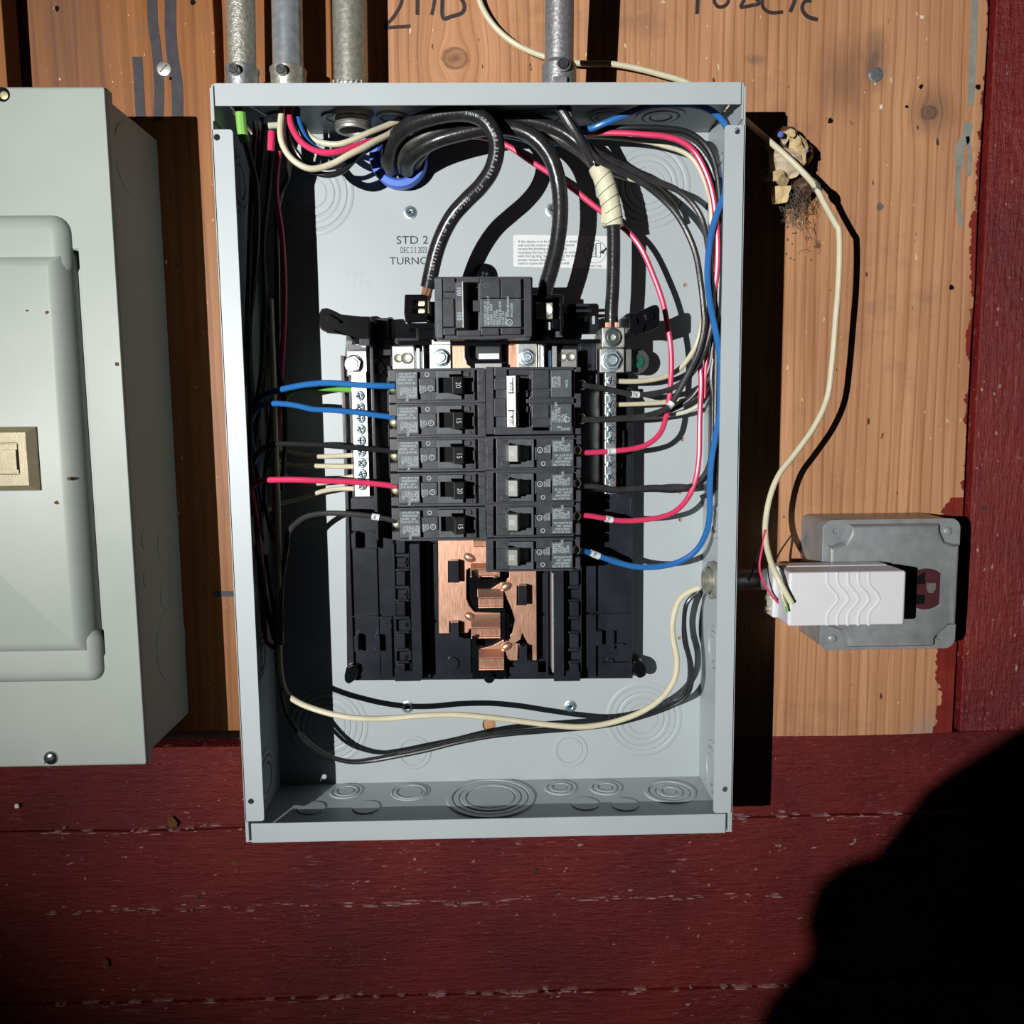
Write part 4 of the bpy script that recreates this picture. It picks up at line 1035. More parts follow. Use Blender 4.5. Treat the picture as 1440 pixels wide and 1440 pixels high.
A = [bm.verts.new((x, -h, za+.0003)) for x, h in f_]; B = [bm.verts.new((x, -h, zb_-.0003)) for x, h in f_]
for i in range(4):
    j = (i+1) % 4; bm.faces.new((A[i], A[j], B[j], B[i]))
bm.faces.new(A); bm.faces.new(list(reversed(B)))
obj('handle_face', mb, 'silver_face', DH, label='worn silver handle face')
mb = MB()
for y0, y1 in ((531, 552), (578, 599)):
    r_ = rrect(*sorted((P(714.5, 0, .0945).x, P(723.5, 0, .0945).x)), P(719, y1, .0945).z, P(719, y0, .0945).z, .001, 3)
    x0r, x1r, z0r, z1r = min(p[0] for p in r_), max(p[0] for p in r_), min(p[1] for p in r_), max(p[1] for p in r_)
    i_ = rrect(x0r+.0003, x1r-.0003, z0r+.0003, z1r-.0003, .0008, 3); mb.plate(r_, .093, .0950, [i_])
mb.box(P(714.5, 553, .0945).x, P(722, 553, .0945).x, P(719, 553.5, .0945).z, P(719, 551.5, .0945).z, .093, .0951); mb.box(P(714.5, 577, .0945).x, P(722, 577, .0945).x, P(719, 578.5, .0945).z, P(719, 576.5, .0945).z, .093, .0951)
obj('handle_marking', mb, 'ink', DH, smooth=False)
mb = MB()
for t, y in (('20A', 550), ('20A', 597)):
    q = XZ(722, y, .0945); mb.text(t, q[0], q[1], .0948, .0040, ang=math.pi/2)
obj('rating_number', mb, 'handle_lit_grey', DH, smooth=False)
for y in (541, 589):
    q = P(812, y, .062); obj('terminal_screw', MB().lathe((q.x+.003, -.058, q.z), (.3, -1, 0), [(.004, 0), (.004, .0012), (.003, .002), (0, .0015)], 16), 'brass', DP)

# main breaker
q = P(680, 478, .085)
MBk = thing('main_breaker', 'large main breaker marked 100 above the two breaker columns', 'breaker', (q.x, 0, q.z))
mb = MB()
mb.pplate([(611, 389), (749, 389), (749, 462), (747, 476), (613, 478), (611, 460)], .078, .030, [[(652, 398), (672, 398), (672, 463), (652, 463)]])
pb(mb, 640, 396, 674, 465, .058, .032)
obj('body', mb, 'breaker', MBk, bevel=.0012, seg=3)
mb = MB()
for b_ in ((623, 390, 640, 410), (623, 419, 638, 460), (675, 391, 703, 419), (704, 391, 733, 419), (623, 461, 640, 471), (676, 461, 702, 471), (704, 461, 733, 470), (642, 390, 675, 397), (642, 465, 676, 472), (663, 422, 677, 438)):
    pb(mb, *b_, .0835, .07)
obj('raised_panel', mb, 'breaker', MBk, bevel=.0006)
obj('end_cap', MB().pbox(737, 390, 747.5, 474, .0825, .06), 'breaker', MBk, bevel=.0012)
obj('label_panel', MB().pbox(675, 420, 733, 460, .0842, .07), 'breaker_hi', MBk, bevel=.0005)
obj('left_edge', MB().pbox(611.5, 390, 622, 476, .0800, .06).pbox(615, 420, 622, 476, .0815, .06), 'breaker_hi', MBk, bevel=.001)
mb = MB(); hh = .0842
for i, t in enumerate(('MOLDED CASE CIRCUIT BREAKER', 'SIEMENS TYPE QN 2 POLE', '120/240V~ 50/60Hz', 'MAX 22KA', 'HACR TYPE', 'TORQUE 50 LB-IN', 'CU-AL 75C', 'ISSUE NO.')):
    q = XZ(684.5+i*4.1, 457.5, hh); mb.text(t[:14+(i*5) % 9], q[0], q[1], hh, .0024, ang=math.pi/2, sx=.88)
q = XZ(716.5, 453.5, hh); mb.plate(circ(*q, .0022, 20), hh, hh+.0001, [circ(*q, .0018, 20)]); mb.text('UL', q[0]+.0008, q[1]-.0012, hh, .0019, ang=math.pi/2, sx=.8)
q = XZ(716, 446, hh); mb.text('LISTED BREAKER', q[0], q[1], hh, .0022, ang=math.pi/2, sx=.9); q = XZ(721, 446, hh); mb.text('ENCLOSED', q[0], q[1], hh, .0022, ang=math.pi/2, sx=.9)
obj('printed_text', mb, 'print', MBk, smooth=False)
mb = MB(); q = XZ(679, 405, .0835); mb.text('OFF', q[0], q[1], .0835, .0050, thick=.0006); obj('embossed_text', mb, 'breaker', MBk, smooth=False); mb = MB(); q = XZ(626, 405, .0835); mb.text('ON', q[0], q[1], .0835, .0045, thick=.0006)
obj('embossed_text', mb, 'breaker', MBk, smooth=False)
mb = MB(); bm = mb.bm; xa, xb = P(640, 430, .096).x, P(651.5, 430, .096).x; za, zb_ = P(645, 461, .096).z, P(645, 396, .096).z
prof = [(xa, .0945), (xb, .0965), (xb+.0045, .080), (xb+.003, .062), (xa+.0015, .062)]
A = [bm.verts.new((x, -h, za)) for x, h in prof]; B = [bm.verts.new((x, -h, zb_)) for x, h in prof]
for i in range(len(prof)):
    j = (i+1) % len(prof); bm.faces.new((A[i], A[j], B[j], B[i]))
bm.faces.new(A); bm.faces.new(list(reversed(B)))
MH = obj('handle', mb, 'handle', MBk, bevel=.0004)
obj('handle_edge', MB().box(xb-.0006, xb, za, zb_, .090, .0969), 'alu', MH)
mb = MB()
for y0, y1 in ((399, 424), (435, 460)):
    x0r, x1r = P(641.5, 430, .096).x, P(649.5, 430, .096).x; z0r, z1r = P(645, y1, .096).z, P(645, y0, .096).z
    mb.plate(rrect(x0r, x1r, z0r, z1r, .001, 3), .0945, .0960)
obj('rating_plate', mb, 'breaker_hi', MH, smooth=False)
mb = MB()
q = XZ(642.5, 403, .096); mb.text('100', q[0], q[1], .0960, .0050, ang=-math.pi/2, sx=.85)
q = XZ(642.5, 438, .096); mb.text('100', q[0], q[1], .0960, .0048, ang=-math.pi/2, sx=.85)
obj('rating_number', mb, 'print', MH, smooth=False)
# left and right terminals of the main breaker
mb = MB(); mb.pplate([(569, 414), (598, 414), (601, 419), (601, 452), (570, 453), (568, 440)], .068, .062, [[(581, 423), (597, 423), (597, 430), (581, 430)], [(581, 434), (597, 434), (597, 440), (581, 440)]])
obj('terminal_shroud', mb, 'black', MBk, bevel=.001)
obj('terminal_screw', MB().pbox(571, 421, 604, 442, .060, .045), 'brass', MBk, bevel=.001)
mb = MB(); pb(mb, 572, 414, 578, 460, .060, .030); pb(mb, 572, 454, 612, 462, .062, .030); pb(mb, 586, 462, 612, 478, .068, .030); pb(mb, 600, 424, 612, 450, .05, .030)
obj('terminal_housing', mb, 'black', MBk, bevel=.001)
mb = MB(); pb(mb, 750, 414, 793, 470, .040, .030); pb(mb, 787, 416, 792, 470, .068, .030); pb(mb, 768, 415, 790, 419, .068, .030); pb(mb, 776, 448, 786, 463, .060, .030)
obj('terminal_housing', mb, 'black', MBk, bevel=.001)
obj('terminal_lug', MB().pbox(753, 425, 778, 449, .058, .035), 'brass', MBk, bevel=.0008)
q = P(765, 437, .058); obj('terminal_screw', MB().lathe((q.x, -.058, q.z), FRONT, [(.0058, 0), (.0058, .001), (.0035, .0004), (0, .0002)], 22), 'steel', MBk)
mb = MB().pbox(768, 453, 774, 464, .055, .03); obj('terminal_tab', mb, 'new_grey', MBk)
mb = MB().pbox(782, 466, 791, 474, .055, .03); obj('terminal_tab', mb, 'breaker_hi', MBk)

# ------------------------------------------------------------------ wires
M['green_shade'] = simple('shaded_green_cable_jacket', (.02, .045, .018), .35, 0, .5, .1, 60)  # green jacket colour darkened to carry the left wall's shade
def wire(label, pts, r, mat, name='wire', cat_='wire', group=None, seg=10, n=7, rr=None, inside=True):
    path = cat([P(x, y, h) for x, y, h in pts], n)
    if inside:                            # keep it between the walls of the enclosure
        for v in path: v.x = min(max(v.x, T+r+.0004), W_-T-r-.0004); v.z = min(v.z, zt-T-r-.0003); v.y = min(v.y, -.002-r)
    radii = None
    if rr: radii = [rr[min(int(i/len(path)*len(rr)), len(rr)-1)]*r for i in range(len(path))]
    o = obj(name, MB().tube(path, r, seg, radii), mat)
    tag(o, label, cat_, group)
    return o, path
def marker(w_, path, f0, f1, r, txt):
    """printed number sleeve on a wire, between two fractions of its length"""
    a, b = int(len(path)*f0), max(int(len(path)*f1), int(len(path)*f0)+2); seg_ = path[a:b+1]
    m = obj('number_sleeve', MB().tube(seg_, r*1.22, 12), 'label', w_, label='white numbered sleeve')
    c = seg_[len(seg_)//2]; d = (seg_[-1]-seg_[0]).normalized(); ang = math.atan2(d.z, d.x)
    if abs(ang) > math.pi/2: ang += math.pi
    t = MB().text(txt, c.x-.0011*math.cos(ang), c.z-.0015-.0011*math.sin(ang), -c.y+r*1.25, .0042, ang=ang)
    obj('printed_number', t, 'ink', m, smooth=False)
def nearest(path, px, py, h):
    q = P(px, py, h); return min(range(len(path)), key=lambda i: (path[i]-q).length)/len(path)
WR = .0021
# ---- left side of the breakers
w_, p_ = wire('thick blue wire crossing above the left neutral bar into the top left breaker', [(555, 543, .066), (530, 542.5, .068), (500, 541, .066), (460, 538.5, .062), (430, 541, .059), (408, 545, .057), (391, 549, .055), (372, 556, .050), (356, 575, .045), (350, 610, .045), (354, 660, .040), (360, 720, .035)], .0023, 'blue_w')
w_, p_ = wire('blue wire just below the topmost one, into the second left breaker', [(556, 587, .064), (530, 584, .066), (500, 580, .067), (470, 577, .068), (440, 575.5, .069), (420, 571, .069), (400, 568, .068), (379, 568, .0665), (362, 574, .060), (351, 600, .055), (350, 640, .045), (356, 690, .035)], .0021, 'blue_w')
w_, p_ = wire('straight black wire into the middle left breaker', [(557, 635, .064), (530, 632.5, .066), (500, 630, .067), (460, 626.5, .067), (430, 625, .066), (400, 624, .065), (383, 626, .063), (366, 634, .057), (355, 655, .055), (352, 700, .045), (358, 760, .035)], .0020, 'black_w')
w_, p_ = wire('straight red wire into the fourth left breaker', [(558, 684, .064), (530, 680.5, .067), (500, 678, .070), (470, 676.5, .073), (440, 675.5, .076), (410, 674.5, .077), (372, 675.5, .075), (358, 681, .068), (350, 700, .055), (350, 750, .045), (356, 830, .036), (372, 895, .036), (388, 910, .036), (395, 890, .036), (392, 820, .032), (386, 740, .03), (388, 640, .028), (398, 480, .028), (400, 400, .03), (396, 330, .034), (388, 270, .040), (392, 212, .046)], .0022, 'red_w')
w_, p_ = wire('black wire with a numbered sleeve curving up to the bottom left breaker', [(558, 733, .062), (540, 729, .063), (515, 725, .063), (480, 722, .062), (455, 722, .060), (432, 726, .057), (415, 737, .054), (405, 750, .051), (404, 763, .048), (401, 785, .045), (396, 820, .045), (395, 870, .056), (396, 905, .05)], .0021, 'grey_w')
marker(w_, p_, nearest(p_, 522, 726, .066), nearest(p_, 532, 728, .066), .0021, '4') if nearest(p_, 522, 726, .066) < nearest(p_, 532, 728, .066) else marker(w_, p_, nearest(p_, 532, 728, .066), nearest(p_, 522, 726, .066), .0021, '4')
wire('green wire mostly hidden under the upper blue wire', [(508, 548, .038), (490, 548, .040), (475, 547, .038), (455, 546, .034), (435, 545, .028), (418, 548, .022), (402, 560, .020), (390, 600, .022), (380, 660, .040)], .0022, 'green_w')
for i, pts in enumerate(([(498, 640, .040), (478, 641, .030), (445, 642, .010), (425, 640, .007), (405, 635, .007), (392, 628, .010), (386, 590, .018), (384, 520, .026), (383, 430, .030)],
                        [(499, 656, .040), (478, 656, .031), (440, 655, .014), (415, 655, .010), (395, 650, .010), (384, 636, .014), (379, 600, .022), (377, 530, .028), (378, 440, .032)],
                        [(498, 670, .040), (485, 672, .036), (470, 676, .028), (445, 680, .013), (420, 677, .010), (400, 668, .012), (390, 652, .016), (382, 620, .022), (374, 560, .030), (372, 480, .036)],
                        [(499, 687, .040), (480, 687, .034), (462, 689, .024), (443, 694, .015), (420, 702, .012), (395, 708, .014), (378, 716, .022), (368, 735, .030), (364, 790, .034), (368, 860, .036)])):
    wire(('cream wire in the uppermost hole of the cream ones at the left neutral bar', 'cream wire second from the top of those at the left neutral bar', 'cream wire dipping behind the straight red wire to the left neutral bar',
          'lowest cream wire curving up to the end of the left neutral bar')[i], pts, .0019, 'cream_w')
# vertical bundle in the shade of the left wall
bund = [([(368, 165, .05), (362, 215, .045), (366, 300, .04), (372, 380, .04), (380, 455, .036), (392, 520, .03), (399, 560, .028), (401, 620, .026), (396, 690, .028)], 'black_w'),
        ([(410, 200, .04), (404, 250, .035), (390, 290, .03), (389, 400, .03), (390, 480, .03), (384, 560, .03), (376, 640, .034), (372, 700, .035), (384, 755, .04), (390, 745, .04), (384, 720, .035)], 'black_w'),
        ([(372, 175, .06), (366, 240, .055), (358, 330, .05), (352, 430, .05), (350, 520, .05), (358, 570, .05), (368, 520, .045), (370, 440, .045)], 'black_w'),
        ([(384, 175, .055), (378, 260, .05), (370, 340, .05), (372, 420, .05), (368, 520, .045), (360, 620, .045), (356, 700, .04), (366, 800, .04), (385, 895, .04), (386, 870, .038), (374, 780, .036)], 'black_w'),
        ([(360, 170, .07), (354, 260, .065), (350, 380, .06), (348, 470, .06), (352, 560, .06), (352, 640, .06), (356, 720, .05), (368, 820, .045)], 'black_w')]
for i, (pts, m_) in enumerate(bund):
    wire('black wire running down inside the shaded left wall of the open box', pts, .0019, m_, group='black wires in the shaded left side of the open box')
wire('cream wire hanging just right of the green-taped cable inside the shaded left wall', [(408, 205, .03), (402, 250, .026), (391, 300, .024), (391, 400, .022), (392, 480, .022), (396, 540, .022)], .0014, 'cream_w')
# bottom loop wires
w_, p_ = wire('long cream wire sagging along the bottom of the box to the right wall fitting', [(380, 420, .036), (384, 520, .036), (387, 620, .038), (390, 700, .042), (392, 800, .046), (393, 870, .048), (393, 925, .048), (396, 955, .052), (403, 975, .056), (420, 988, .062), (445, 998, .066), (475, 1006, .068), (510, 1010.5, .068), (550, 1010, .066), (590, 1006.5, .066), (635, 1005, .064), (680, 1008, .062), (730, 1014, .058), (780, 1020, .056), (820, 1022, .054), (860, 1016, .052), (900, 1002, .052), (930, 982, .052), (948, 956, .052), (952, 928, .050), (947, 900, .048), (946, 875, .048), (953, 848, .048), (966, 834, .048), (984, 826, .050)], .0023, 'cream_w', n=8)
w_, p_ = wire('black wire sagging below the long cream wire along the bottom of the box', [(388, 840, .040), (392, 930, .045), (398, 990, .050), (412, 1020, .052), (435, 1045, .050), (460, 1062, .048), (490, 1071, .047), (520, 1070, .046), (560, 1063, .046), (600, 1055, .046), (640, 1045, .046), (680, 1037, .046), (720, 1032, .046), (770, 1028, .045), (820, 1024, .044), (860, 1019, .043), (900, 1009, .042), (940, 995, .042), (962, 982, .044), (972, 963, .046), (972, 935, .046), (965, 905, .046), (962, 875, .046), (966, 848, .048), (982, 832, .049)], .0018, 'black_w', n=8)
w_, p_ = wire('second black wire running close beside the lower black one', [(386, 850, .036), (390, 940, .040), (400, 1000, .044), (420, 1032, .046), (450, 1058, .044), (490, 1070, .042), (525, 1067, .042), (565, 1059, .042), (605, 1051, .042), (645, 1041, .042), (680, 1034, .042), (720, 1029, .042), (770, 1025, .040), (830, 1020, .040), (880, 1011, .038), (930, 996, .038), (955, 984, .040), (968, 960, .042), (969, 930, .042), (962, 900, .042), (962, 870, .044), (968, 845, .046), (984, 834, .049)], .0016, 'black_w', n=8)
q = P(994, 816, .05)
fit = thing('conduit_locknut', 'round zinc locknut on the inner right wall where the cream wire enters', 'conduit fitting', (W_-T, -.05, q.z-.014))
obj('bushing', MB().lathe((W_-T, -.050, q.z), (-1, 0, 0), [(.0132, 0), (.0132, .003), (.0100, .0032), (.0100, .0095), (.0088, .0105), (.0072, .0105), (.0072, .001)], 30), 'galv_olive', fit)
lm = MB(); k = circ(0, 0, .0148, 24)
lm.lathe((W_-T-.003, -.050, q.z), (-1, 0, 0), [(.0100, 0), (.0148, 0), (.0148, .0034), (.0112, .0034)], 12)
obj('locknut', lm, 'galv_olive', fit, bevel=.0004)

# ---- top left group
wire('cream wire making the lowest cream loop below the second conduit', [(399, 140, .070), (396, 160, .074), (394, 185, .077), (398, 205, .078), (410, 223, .078), (428, 235, .077), (445, 237, .075), (468, 230, .072), (490, 218, .070), (510, 208, .066), (530, 197, .060), (550, 187, .052), (566, 172, .045)], .0022, 'cream_w')
wire('cream wire arching above the red one at the top left of the box', [(425, 175, .060), (433, 189, .062), (445, 198, .063), (462, 202.5, .064), (480, 202, .064), (500, 195, .062), (520, 186, .058), (545, 176, .05), (566, 166, .042)], .0021, 'cream_w')
wire('red wire bowing below the second conduit at the top left', [(408, 145, .066), (407, 162, .070), (411, 180, .073), (421, 197, .075), (437, 209, .075), (455, 214.5, .074), (475, 213, .072), (495, 207, .068), (515, 200, .062), (540, 195, .050), (555, 190, .04)], .0022, 'red_w')
wire('blue wire passing behind the red bow at the top left', [(418, 142, .060), (419, 165, .064), (425, 185, .066), (434, 200, .067), (446, 210, .066), (462, 216, .064), (485, 214, .060), (510, 206, .052), (540, 198, .04)], .0022, 'blue_w')
wire('short white wire squeezed between the red and blue ones under the second conduit', [(412, 145, .056), (414, 165, .058), (421, 182, .058), (430, 196, .056), (440, 206, .050)], .0016, 'white_w')
wire('black wire looping lowest beneath the cream loop at the top left', [(402, 150, .060), (402, 185, .064), (410, 212, .066), (425, 232, .066), (445, 243, .065), (464, 246, .064), (482, 240, .062), (496, 227, .060), (510, 212, .056), (530, 196, .050), (552, 176, .045)], .0021, 'black_w')
wire('black wire tucked inside the cream loop at the top left', [(405, 150, .050), (406, 190, .052), (420, 218, .052), (440, 232, .050), (462, 236, .048), (485, 230, .044), (515, 212, .040), (545, 195, .034)], .0018, 'black_w')
wire('bare end of green insulated cable at the top left corner of the box', [(337, 140, .080), (339, 165, .080), (341, 185, .080), (345, 200, .079)], .0036, 'lime', name='green_cable', cat_='cable', n=5)
wire('continuation of the green cable down the left wall, its shade put into the colour', [(345, 200, .0785), (352, 225, .072), (360, 260, .066), (362, 310, .060), (360, 360, .056), (354, 420, .054), (350, 470, .055), (352, 540, .05)], .0022, 'green_shade', name='green_cable', cat_='cable', n=5)
wire('short pink-red wire stub hanging vertically at the top left', [(382, 185, .070), (381.5, 198, .070), (381, 212, .069)], .0026, 'red_w', n=4)
wire('short white rod lying level behind the cream loop at the top left', [(378, 177, .066), (395, 176, .062), (408, 176, .058), (425, 178, .052)], .0022, 'white_w', n=4)

# ---- thick cables
w1, p1 = wire('thick black cable with white printing curving down to the left main terminal', [(550, 238, .022), (546, 225, .034), (552, 200, .048), (570, 180, .058), (600, 167, .066), (632, 160, .072), (660, 160, .077), (682, 170, .080), (696, 192, .080), (698, 215, .079), (691, 240, .077), (676, 262, .075), (656, 282, .073), (638, 302, .070), (624, 326, .067), (614, 352, .064), (607, 380, .061), (602, 404, .058)], .0057, 'rubber', name='main_cable', cat_='cable', seg=20, n=9)
st = MB(); e = p1[-1]; d = (p1[-1]-p1[-3]).normalized()
for i in range(9):
    a = i*2*math.pi/8; rr = .0030 if i < 8 else 0
    o_ = Vector((math.cos(a)*rr, math.sin(a)*rr, 0)); st.tube([e+o_, e+o_+d*.006+Vector((random.uniform(-.001, .001), 0, 0)), e+o_*.8+d*.014], .0011, 6)
obj('copper_strand', st, 'copper', w1)
# printing along the cable
tm = MB(); txt = 'XHHW CDN RW90 XLPE 600V  FT1  GASOLINE & OIL RESISTANT II (UL) PT AWM STYLE 3321'
L = [0]
for a, b in zip(p1, p1[1:]): L.append(L[-1]+(b-a).length)
def at_len(s):
    s = min(max(s, 0), L[-1]-1e-6)
    for i in range(len(L)-1):
        if L[i+1] >= s:
            t = (s-L[i])/(L[i+1]-L[i]); return p1[i].lerp(p1[i+1], t), (p1[i+1]-p1[i]).normalized()
s0 = L[-1]*.40
for i, ch in enumerate(txt):
    s = s0+i*.00245
    if ch == ' ' or s > L[-1]-.004: continue
    c, d = at_len(s); tocam = (CAMP-c).normalized(); nrm = (tocam - d*tocam.dot(d)).normalized(); up = nrm.cross(d)
    m_ = Matrix((( *d, 0), (*up, 0), (*nrm, 0), (0, 0, 0, 1))).transposed(); m_.translation = c + nrm*.00572 - up*.0010 
    tm.mesh_add(text_mesh(ch), m_ @ Matrix.Diagonal((.0026, .0033, .0001, 1)))
obj('printed_text', tm, 'print', w1, smooth=False)
w2, p2 = wire('thick black taped cable curving down to the right main terminal', [(572, 240, .022), (574, 226, .034), (590, 210, .042), (615, 197, .048), (645, 188, .051), (680, 181, .053), (715, 180, .055), (742, 188, .056), (763, 205, .057), (778, 230, .056), (786, 262, .054), (788, 300, .053), (784, 340, .052), (776, 375, .052), (768, 402, .052), (765, 418, .052)], .0056, 'rubber', name='main_cable', cat_='cable', seg=20, n=9)
tp = MB()
a0 = int(len(p2)*.48); seg_ = p2[a0:int(len(p2)*.94)]
tp.tube(seg_, .0058, 20, [.0058+.00035*((i*0.5) % 1.0) for i in range(len(seg_))])
obj('tape_wrap', tp, 'rubber', w2)
w3, p3 = wire('thick black cable wrapped in off-white tape going down to the right lug', [(582, 236, .016), (590, 218, .028), (612, 196, .034), (650, 177, .040), (700, 168, .046), (745, 170, .048), (785, 182, .049), (815, 203, .050), (838, 230, .051), (851, 258, .052), (858, 285, .052), (862, 312, .052), (863, 345, .052), (862, 400, .052), (860, 435, .052), (860, 462, .052)], .0050, 'rubber', name='neutral_cable', cat_='cable', seg=20, n=9)
i0 = int(nearest(p3, 840, 232, .051)*len(p3)); i1 = int(nearest(p3, 862, 317, .052)*len(p3)); seg_ = p3[i0:i1+1]
obj('tape_wrap', MB().tube(seg_, .0062, 22, [.0072+.00045*((i*0.28) % 1.0) for i in range(len(seg_))]), 'tape', w3, label='off-white tape wrap')
for i_ in (.22, .42, .60, .78, .94):
    c_ = seg_[int((len(seg_)-1)*i_)]; d_ = (seg_[min(int((len(seg_)-1)*i_)+1, len(seg_)-1)]-c_).normalized(); u_ = d_.orthogonal().normalized(); u_ = Vector((0, -1, 0))-d_*Vector((0, -1, 0)).dot(d_); u_.normalize(); v_ = d_.cross(u_)
    lp = [c_+(u_*math.cos(t)+v_*math.sin(t))*.00755+d_*math.sin(t)*.0030 for t in [2*math.pi*k/24 for k in range(25)]]
    obj('tape_seam', MB().tube(lp, .00022, 5), 'jacket_old', w3)
fl = P(853, 300, .060); obj('tape_flap', MB().plate([(fl.x-.004, fl.z-.006), (fl.x+.001, fl.z-.007), (fl.x+.002, fl.z+.008), (fl.x-.003, fl.z+.004)], .056, .0572), 'tape', w3, bevel=.0004)
e = p3[-1]; st = MB()
for i in range(10): st.tube([e+Vector((-.0045+i*.001, -.004+random.uniform(-.001, .001), .004)), e+Vector((-.0045+i*.001, -.0035, -.003))], .0008, 6)
obj('copper_strand', st, 'copper', w3)
wire('dusty black cable arching along the top from the blue bushing behind the printed one', [(566, 238, .020), (563, 222, .032), (573, 205, .042), (596, 192, .048), (625, 180, .050), (660, 172, .050), (700, 172, .046), (740, 178, .040), (775, 190, .038), (808, 206, .042), (832, 226, .046), (843, 246, .048)], .0048, 'jacket_old', name='service_cable', cat_='cable', seg=18, n=8)

# ---- wires on the right
w_, p_ = wire('red wire slanting across the box to the third right breaker', [(600, 190, .024), (640, 192, .028), (680, 193, .032), (715, 206, .033), (745, 226, .033), (775, 245, .033), (805, 265, .033), (835, 289, .033), (862, 310, .033), (885, 328, .033), (903, 352, .034), (919, 388, .036), (932, 425, .038), (940, 465, .040), (944, 500, .041), (943, 540, .042), (938, 580, .044), (929, 608, .048), (912, 624, .050), (890, 631, .051), (865, 634, .053), (838, 636, .056), (812, 637, .060)], WR, 'red_w')
f = nearest(p_, 857, 634, .054); marker(w_, p_, f-.012, f+.012, WR, '1')
w_, p_ = wire('red wire sweeping round the top right corner to the second lowest right breaker', [(770, 196, .026), (800, 190, .034), (835, 187, .044), (870, 187, .050), (905, 189, .054), (935, 192, .056), (958, 199, .057), (976, 213, .057), (990, 237, .057), (1000, 265, .057), (1006, 300, .056), (1009, 345, .055), (1007, 390, .052), (1000, 425, .048), (992, 460, .044), (985, 500, .042), (986, 540, .042), (984, 590, .043), (983, 640, .044), (978, 675, .045), (966, 702, .046), (948, 720, .047), (925, 728, .048), (895, 732, .050), (868, 732, .052), (845, 728, .055), (825, 725, .058), (810, 726, .060)], WR, 'red_w')
f = nearest(p_, 853, 730, .054); marker(w_, p_, f-.010, f+.010, WR, '7')
w_, p_ = wire('long blue wire looping round the right wall to the bottom right breaker', [(806, 182, .05), (830, 181, .058), (848, 174, .062), (870, 165, .064), (900, 153, .066), (930, 146, .068), (960, 146, .069), (990, 151, .069), (1010, 163, .069), (1023, 182, .069), (1030, 205, .068), (1030, 235, .066), (1022, 265, .064), (1010, 295, .062), (1001, 325, .060), (996, 360, .060), (995, 395, .060), (999, 430, .060), (1006, 465, .060), (1012, 500, .060), (1013, 540, .060), (1012, 580, .060), (1006, 615, .060), (1000, 650, .060), (998, 690, .059), (998, 725, .057), (992, 752, .054), (978, 775, .050), (955, 790, .047), (925, 797, .046), (895, 797, .046), (868, 791, .047), (845, 783, .050), (825, 776, .055), (810, 775, .060)], .0023, 'blue_w', n=8)
f = nearest(p_, 834, 779, .053); marker(w_, p_, f-.009, f+.009, .0023, '9')
w_, p_ = wire('black wire with a sleeve ending at the upper pole of the double-pole breaker', [(794, 148, .070), (800, 168, .070), (815, 190, .068), (832, 208, .066), (855, 222, .060), (880, 233, .054), (905, 247, .050), (930, 257, .048), (952, 267, .047), (973, 285, .047), (988, 310, .048), (995, 345, .050), (1000, 385, .052), (1003, 425, .052), (1000, 460, .050), (990, 495, .048), (973, 525, .048), (948, 545, .048), (920, 553, .049), (895, 555, .050), (870, 551, .053), (845, 546, .056), (815, 541, .061)], WR, 'grey_w')
f = nearest(p_, 893, 555, .050); marker(w_, p_, f-.011, f+.011, WR, 'N')
w_, p_ = wire('black wire with a dotted sleeve ending at the lower pole of the double-pole breaker', [(797, 148, .076), (806, 172, .076), (820, 197, .074), (838, 222, .070), (862, 236, .064), (888, 248, .058), (910, 262, .054), (932, 280, .052), (952, 302, .052), (968, 330, .052), (979, 360, .053), (985, 395, .054), (989, 430, .054), (990, 460, .054), (982, 495, .053), (968, 525, .052), (952, 555, .051), (940, 572, .051), (922, 581, .051), (895, 587, .052), (865, 589, .054), (840, 590, .057), (815, 590, .061)], .0023, 'grey_w')
f = nearest(p_, 943, 570, .051); marker(w_, p_, f-.012, f+.012, .0023, '3')
wire('black wire from the top right corner bundle to the middle of the right column', [(812, 190, .032), (860, 186, .040), (905, 187, .045), (945, 190, .047), (970, 199, .048), (988, 216, .049), (1001, 240, .049), (1008, 280, .048), (1011, 350, .046), (1010, 430, .044), (1005, 490, .042), (1000, 530, .041), (1004, 565, .040), (1003, 600, .040), (1000, 640, .042), (992, 665, .044), (975, 682, .045), (950, 686, .046), (920, 685, .048), (890, 687, .050), (860, 688, .053), (835, 684, .057), (812, 684, .060)], .0020, 'grey_w')
wire('stiff black conductor pair dropping from the grey conduit to the taped joint', [(786, 150, .080), (797, 168, .080), (808, 185, .079), (820, 205, .076), (832, 226, .070)], .0030, 'grey_w', n=5)
w_, p_ = wire('outermost black wire hugging the top right corner above the red one', [(815, 184, .040), (850, 181, .046), (890, 179, .050), (930, 180, .052), (962, 184, .053), (985, 197, .053), (1000, 217, .053), (1008, 245, .053), (1012, 285, .052), (1014, 330, .052), (1014, 400, .05), (1012, 470, .046), (1006, 530, .04), (1003, 570, .038)], .0020, 'black_w')
wire('black wire just inside the outermost one at the top right corner', [(812, 187, .030), (850, 185, .038), (895, 183, .044), (940, 185, .047), (968, 193, .048), (986, 208, .048), (1000, 232, .048), (1006, 265, .047), (1010, 320, .046), (1010, 400, .044), (1004, 470, .042), (996, 520, .040), (975, 556, .036), (950, 574, .033), (915, 585, .032), (880, 590, .036), (862, 590, .044)], .0019, 'black_w')
